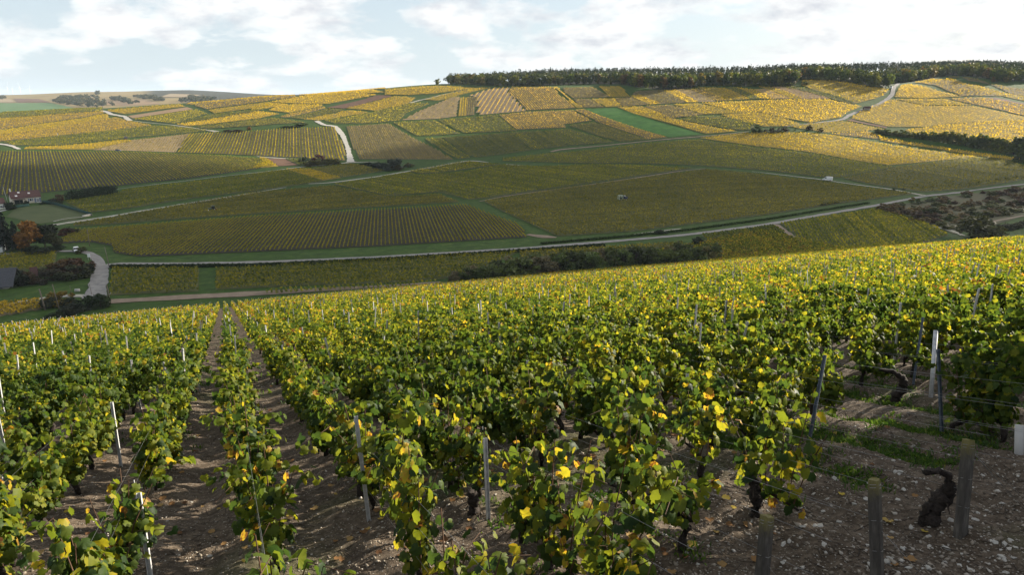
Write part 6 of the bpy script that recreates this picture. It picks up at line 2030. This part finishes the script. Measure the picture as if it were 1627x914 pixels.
o = link('gravel', np_mesh('gravel', gv.reshape(-1, 3), (octf[None] + 6 * np.arange(n)[:, None, None]).reshape(-1, 3), M_GRAVEL, tint=np.repeat(RNG.random(n), 8)))
props(o, 'small limestone chips scattered over the vineyard soil', 'gravel', None, 'stuff')

# weeds and grass tufts
GRASS_STOPS = [(0.0, (0.025, 0.055, 0.012)), (0.5, (0.055, 0.115, 0.018)), (0.85, (0.11, 0.17, 0.025)), (1.0, (0.22, 0.20, 0.05))]
M_WEED = leaf_mat('weed_blades', GRASS_STOPS, 'attr', trans=0.4, gloss=0.3, rough=0.5)


def tufts(cent, per, spread, hgt, wid, label, name='grass'):
    m_ = len(cent) * per
    i = np.repeat(np.arange(len(cent)), per)
    bx = cent[i, 0] + spread * RNG.normal(size=m_); by = cent[i, 1] + spread * RNG.normal(size=m_)
    bz = h_all(bx, by) - .01
    a = RNG.uniform(0, 6.28, m_); l = hgt * RNG.uniform(.4, 1.3, m_); b = l * RNG.uniform(.2, .9, m_); w = wid * RNG.uniform(.6, 1.4, m_)
    ca, sa = np.cos(a), np.sin(a)
    v = np.stack([np.stack([bx - sa * w * .5, by + ca * w * .5, bz], -1), np.stack([bx + sa * w * .5, by - ca * w * .5, bz], -1),
                  np.stack([bx + ca * b * .45 + sa * w * .4, by + sa * b * .45 - ca * w * .4, bz + l * .7], -1), np.stack([bx + ca * b, by + sa * b, bz + l * .8], -1)], 1)
    o_ = link(name, np_mesh(name, v.reshape(-1, 3), np.arange(4 * m_).reshape(m_, 4), M_WEED, tint=np.clip(.45 + .25 * RNG.normal(size=m_), 0, 1)))
    props(o_, label, name, None, 'stuff')


c1 = []
for q_, s0, s1, n_ in [(2.32, 1.35, 3.4, 210), (2.74, 1.3, 3.3, 260), (3.16, 1.7, 3.5, 190), (3.6, 1.9, 3.6, 160), (4.0, 1.8, 3.4, 90), (4.4, 2.2, 4, 90)]:
    s_ = RNG.uniform(s0 * HC, s1 * HC, n_); qv = q_ * HC + .17 * RNG.normal(size=n_)
    x_, y_ = xy(s_, qv)
    mk = fbm(x_, y_, 0.9, 31, 2) > -0.12
    c1.append(np.stack([x_, y_], -1)[mk])
c1 = np.concatenate(c1)
tufts(c1, 26, .07, .075, .012, 'low green grass in strips across the stony patch at right')
c2 = []
for k in range(-9, 12):
    q_ = Q0 + k * SP
    n_ = 46
    s_ = RNG.uniform(1.3 * HC, 8 * HC, n_); x_, y_ = xy(s_, q_ + .16 * RNG.normal(size=n_) + .1)
    mk = fbm(x_, y_, 0.7, 37, 2) > 0.02
    c2.append(np.stack([x_, y_], -1)[mk])
c2 = np.concatenate(c2)
tufts(c2, 34, .09, .085, .014, 'leafy green weeds growing under the vine rows', 'weeds')
# fallen leaves
fp = np.concatenate([near_pts(300, (0, 1200), (600, 912)), near_pts(14, (1200, 1627), (640, 912))])
V = []; Fc = []; Tn = []
for j, p in enumerate(fp):
    lv = LEAF_V[j % 6].copy(); lv[:, 1] -= .4; lv[:, 2] = np.abs(lv[:, 2]) * .7
    a = RNG.uniform(0, 6.28); R2 = np.array([[math.cos(a), math.sin(a)], [-math.sin(a), math.cos(a)]])
    s_ = RNG.uniform(.05, .10)
    lv[:, :2] = lv[:, :2] @ R2
    V.append(lv * s_ + p + np.array([0, 0, .012])); Fc.append(LFACES + j * (NRIM + 1)); Tn.append(np.full(NRIM, RNG.uniform(0, 1)))
M_DRY = leaf_mat('dry_leaf', [(0.0, (0.10, 0.05, 0.025)), (0.5, (0.22, 0.12, 0.05)), (0.8, (0.33, 0.22, 0.09)), (1.0, (0.40, 0.30, 0.05))], 'attr', trans=0.2, gloss=0.1, rough=0.8)
o = link('fallen_leaves', np_mesh('fallen_leaves', np.concatenate(V), np.concatenate(Fc), M_DRY, tint=np.concatenate(Tn)))
props(o, 'dry brown vine leaves fallen on the soil', 'fallen leaves', None, 'stuff')

# winter prunings: short dead twigs lying on the soil
tw = np.concatenate([near_pts(230, (1000, 1627), (640, 912)), near_pts(260, (-20, 1000), (640, 912))])
n = len(tw)
ta = RNG.uniform(0, 6.28, n); tl = RNG.uniform(.04, .17, n); tr2 = RNG.uniform(.0018, .0042, n)
dv = np.stack([np.cos(ta), np.sin(ta), .12 * RNG.normal(size=n)], -1) * tl[:, None]
sv = np.stack([-np.sin(ta), np.cos(ta), np.zeros(n)], -1) * tr2[:, None]
up = np.array([0, 0, 1.0]) * tr2[:, None] * 1.8
base = tw + np.array([0, 0, .006])
vv = np.stack([base - dv + sv, base - dv - sv, base - dv + up, base + dv + sv, base + dv - sv, base + dv + up], 1).reshape(-1, 3)
ff = (np.array([(0, 1, 4, 3), (1, 2, 5, 4), (2, 0, 3, 5)])[None] + 6 * np.arange(n)[:, None, None]).reshape(-1, 4)
o = link('prunings', np_mesh('prunings', vv, ff, M_BARK))
props(o, 'short dead prunings lying on the vineyard soil', 'prunings', None, 'stuff')

# ------------------------------------------------------------------ the cloud whose shadow lies over the valley
up_px = [(-500, 270), (-200, 264), (0, 262), (60, 263), (130, 258), (250, 252), (330, 258), (420, 264), (500, 259), (560, 247), (620, 228), (700, 218), (780, 205), (850, 194), (930, 187), (1000, 181), (1060, 190), (1120, 197), (1200, 206), (1240, 216), (1270, 236), (1400, 245), (1500, 252), (1627, 260), (1800, 262)]
upw = poly_world(up_px)
lo_w = np.array([(330, 300), (250, 235), (160, 195), (90, 165), (30, 142), (-20, 132), (-60, 118), (-100, 108), (-160, 105), (-320, 170)])
shadow = np.concatenate([upw, lo_w])
CLOUD_Z = 420.0


def build_cloud():
    zz_ = h_smooth(shadow[:, 0], shadow[:, 1])
    t = (CLOUD_Z - zz_) / L.z
    pl = shadow + t[:, None] * np.array([L.x, L.y])
    lo, hi = pl.min(0) - 20, pl.max(0) + 20
    st = 11.0
    gx = np.arange(lo[0], hi[0], st); gy = np.arange(lo[1], hi[1], st)
    X, Y = np.meshgrid(gx, gy); P_ = np.stack([X.ravel(), Y.ravel()], -1)
    inside = np.zeros(len(P_), bool); dist = np.full(len(P_), 1e9)
    for i in range(len(pl)):
        a, b = pl[i], pl[(i + 1) % len(pl)]
        c = ((a[1] > P_[:, 1]) != (b[1] > P_[:, 1])) & (P_[:, 0] < (b[0] - a[0]) * (P_[:, 1] - a[1]) / (b[1] - a[1] + 1e-12) + a[0])
        inside ^= c
        ab = b - a; tt = np.clip(((P_ - a) @ ab) / (ab @ ab + 1e-9), 0, 1)
        dist = np.minimum(dist, np.linalg.norm(P_ - (a + tt[:, None] * ab), axis=1))
    sd = np.where(inside, dist, -dist) + 26 * fbm(P_[:, 0], P_[:, 1], 0.02, 77, 3)
    th = np.clip(sd / 58.0 + .12, 0, 1)
    th = th * th * (3 - 2 * th)
    th = th * (30 + 16 * fbm(P_[:, 0], P_[:, 1], 0.018, 5, 3))
    ny, nx = X.shape
    ok_ = (th > 0.05).reshape(ny, nx)
    cell = ok_[:-1, :-1] | ok_[1:, :-1] | ok_[:-1, 1:] | ok_[1:, 1:]
    th = np.maximum(th, 0.01)
    top = np.stack([P_[:, 0], P_[:, 1], CLOUD_Z + th * .7], -1); bot = np.stack([P_[:, 0], P_[:, 1], CLOUD_Z - th * .3], -1)
    n_ = len(P_)
    j, i = np.nonzero(cell)
    a = j * nx + i; b = a + 1; c = a + nx + 1; d_ = a + nx
    F1 = np.stack([a, b, c, d_], -1); F2 = np.stack([d_, c, b, a], -1) + n_
    E = {}
    side = []
    cs = set(zip(j.tolist(), i.tolist()))
    for (jj, ii) in cs:
        q_ = [jj * nx + ii, jj * nx + ii + 1, (jj + 1) * nx + ii + 1, (jj + 1) * nx + ii]
        for (dj, di), (k0, k1) in (((-1, 0), (0, 1)), ((0, 1), (1, 2)), ((1, 0), (2, 3)), ((0, -1), (3, 0))):
            if (jj + dj, ii + di) not in cs:
                side.append((q_[k1], q_[k0], q_[k0] + n_, q_[k1] + n_))
    Fa = np.concatenate([F1, F2, np.array(side)])
    used = np.unique(Fa); remap = np.full(2 * n_, -1); remap[used] = np.arange(len(used))
    m_ = new_mat('cloud_vapour')
    v_ = N(m_.node_tree, 'ShaderNodeVolumePrincipled', i_Density=0.022)
    v_.inputs['Color'].default_value = (0.96, 0.97, 1, 1)
    oo = N(m_.node_tree, 'ShaderNodeOutputMaterial')
    m_.node_tree.links.new(v_.outputs[0], oo.inputs['Volume'])
    m_.cycles.homogeneous_volume = True
    o_ = link('cloud', np_mesh('cloud', np.concatenate([top, bot])[used], remap[Fa], m_))
    props(o_, 'broad flat grey cloud drifting high above the right of the valley', 'cloud')


build_cloud()


def build_haze():
    m_ = new_mat('haze_air')
    v_ = N(m_.node_tree, 'ShaderNodeVolumePrincipled', i_Density=HAZE)
    v_.inputs['Color'].default_value = (0.72, 0.86, 1.0, 1)
    oo = N(m_.node_tree, 'ShaderNodeOutputMaterial')
    m_.node_tree.links.new(v_.outputs[0], oo.inputs['Volume'])
    m_.cycles.homogeneous_volume = True
    lo = min(v.co.z for v in bpy.data.objects['ground'].data.vertices)
    hi = 0
    for o_ in bpy.data.objects:
        if o_.type == 'MESH' and o_.name != 'cloud':
            hi = max(hi, max((Matrix.Translation(o_.location) @ Vector(c)).z + (o_.parent.location.z if o_.parent else 0) for c in o_.bound_box))
    hi = min(hi + 2, CLOUD_Z - 25)
    print('haze', lo, hi)
    o_ = link('haze', boxm('haze', m_, (-14300, 14300, -14300, 14300, lo - 1, hi)))
    props(o_, None, None, None, 'stuff')


HAZE = 0.000055
if HAZE > 0: build_haze()

tri = 0
seen = set()
for o_ in bpy.data.objects:
    if o_.type == 'MESH' and o_.data.name not in seen:
        seen.add(o_.data.name); tri += len(o_.data.loops) - 2 * len(o_.data.polygons)
print('TRIS', tri)
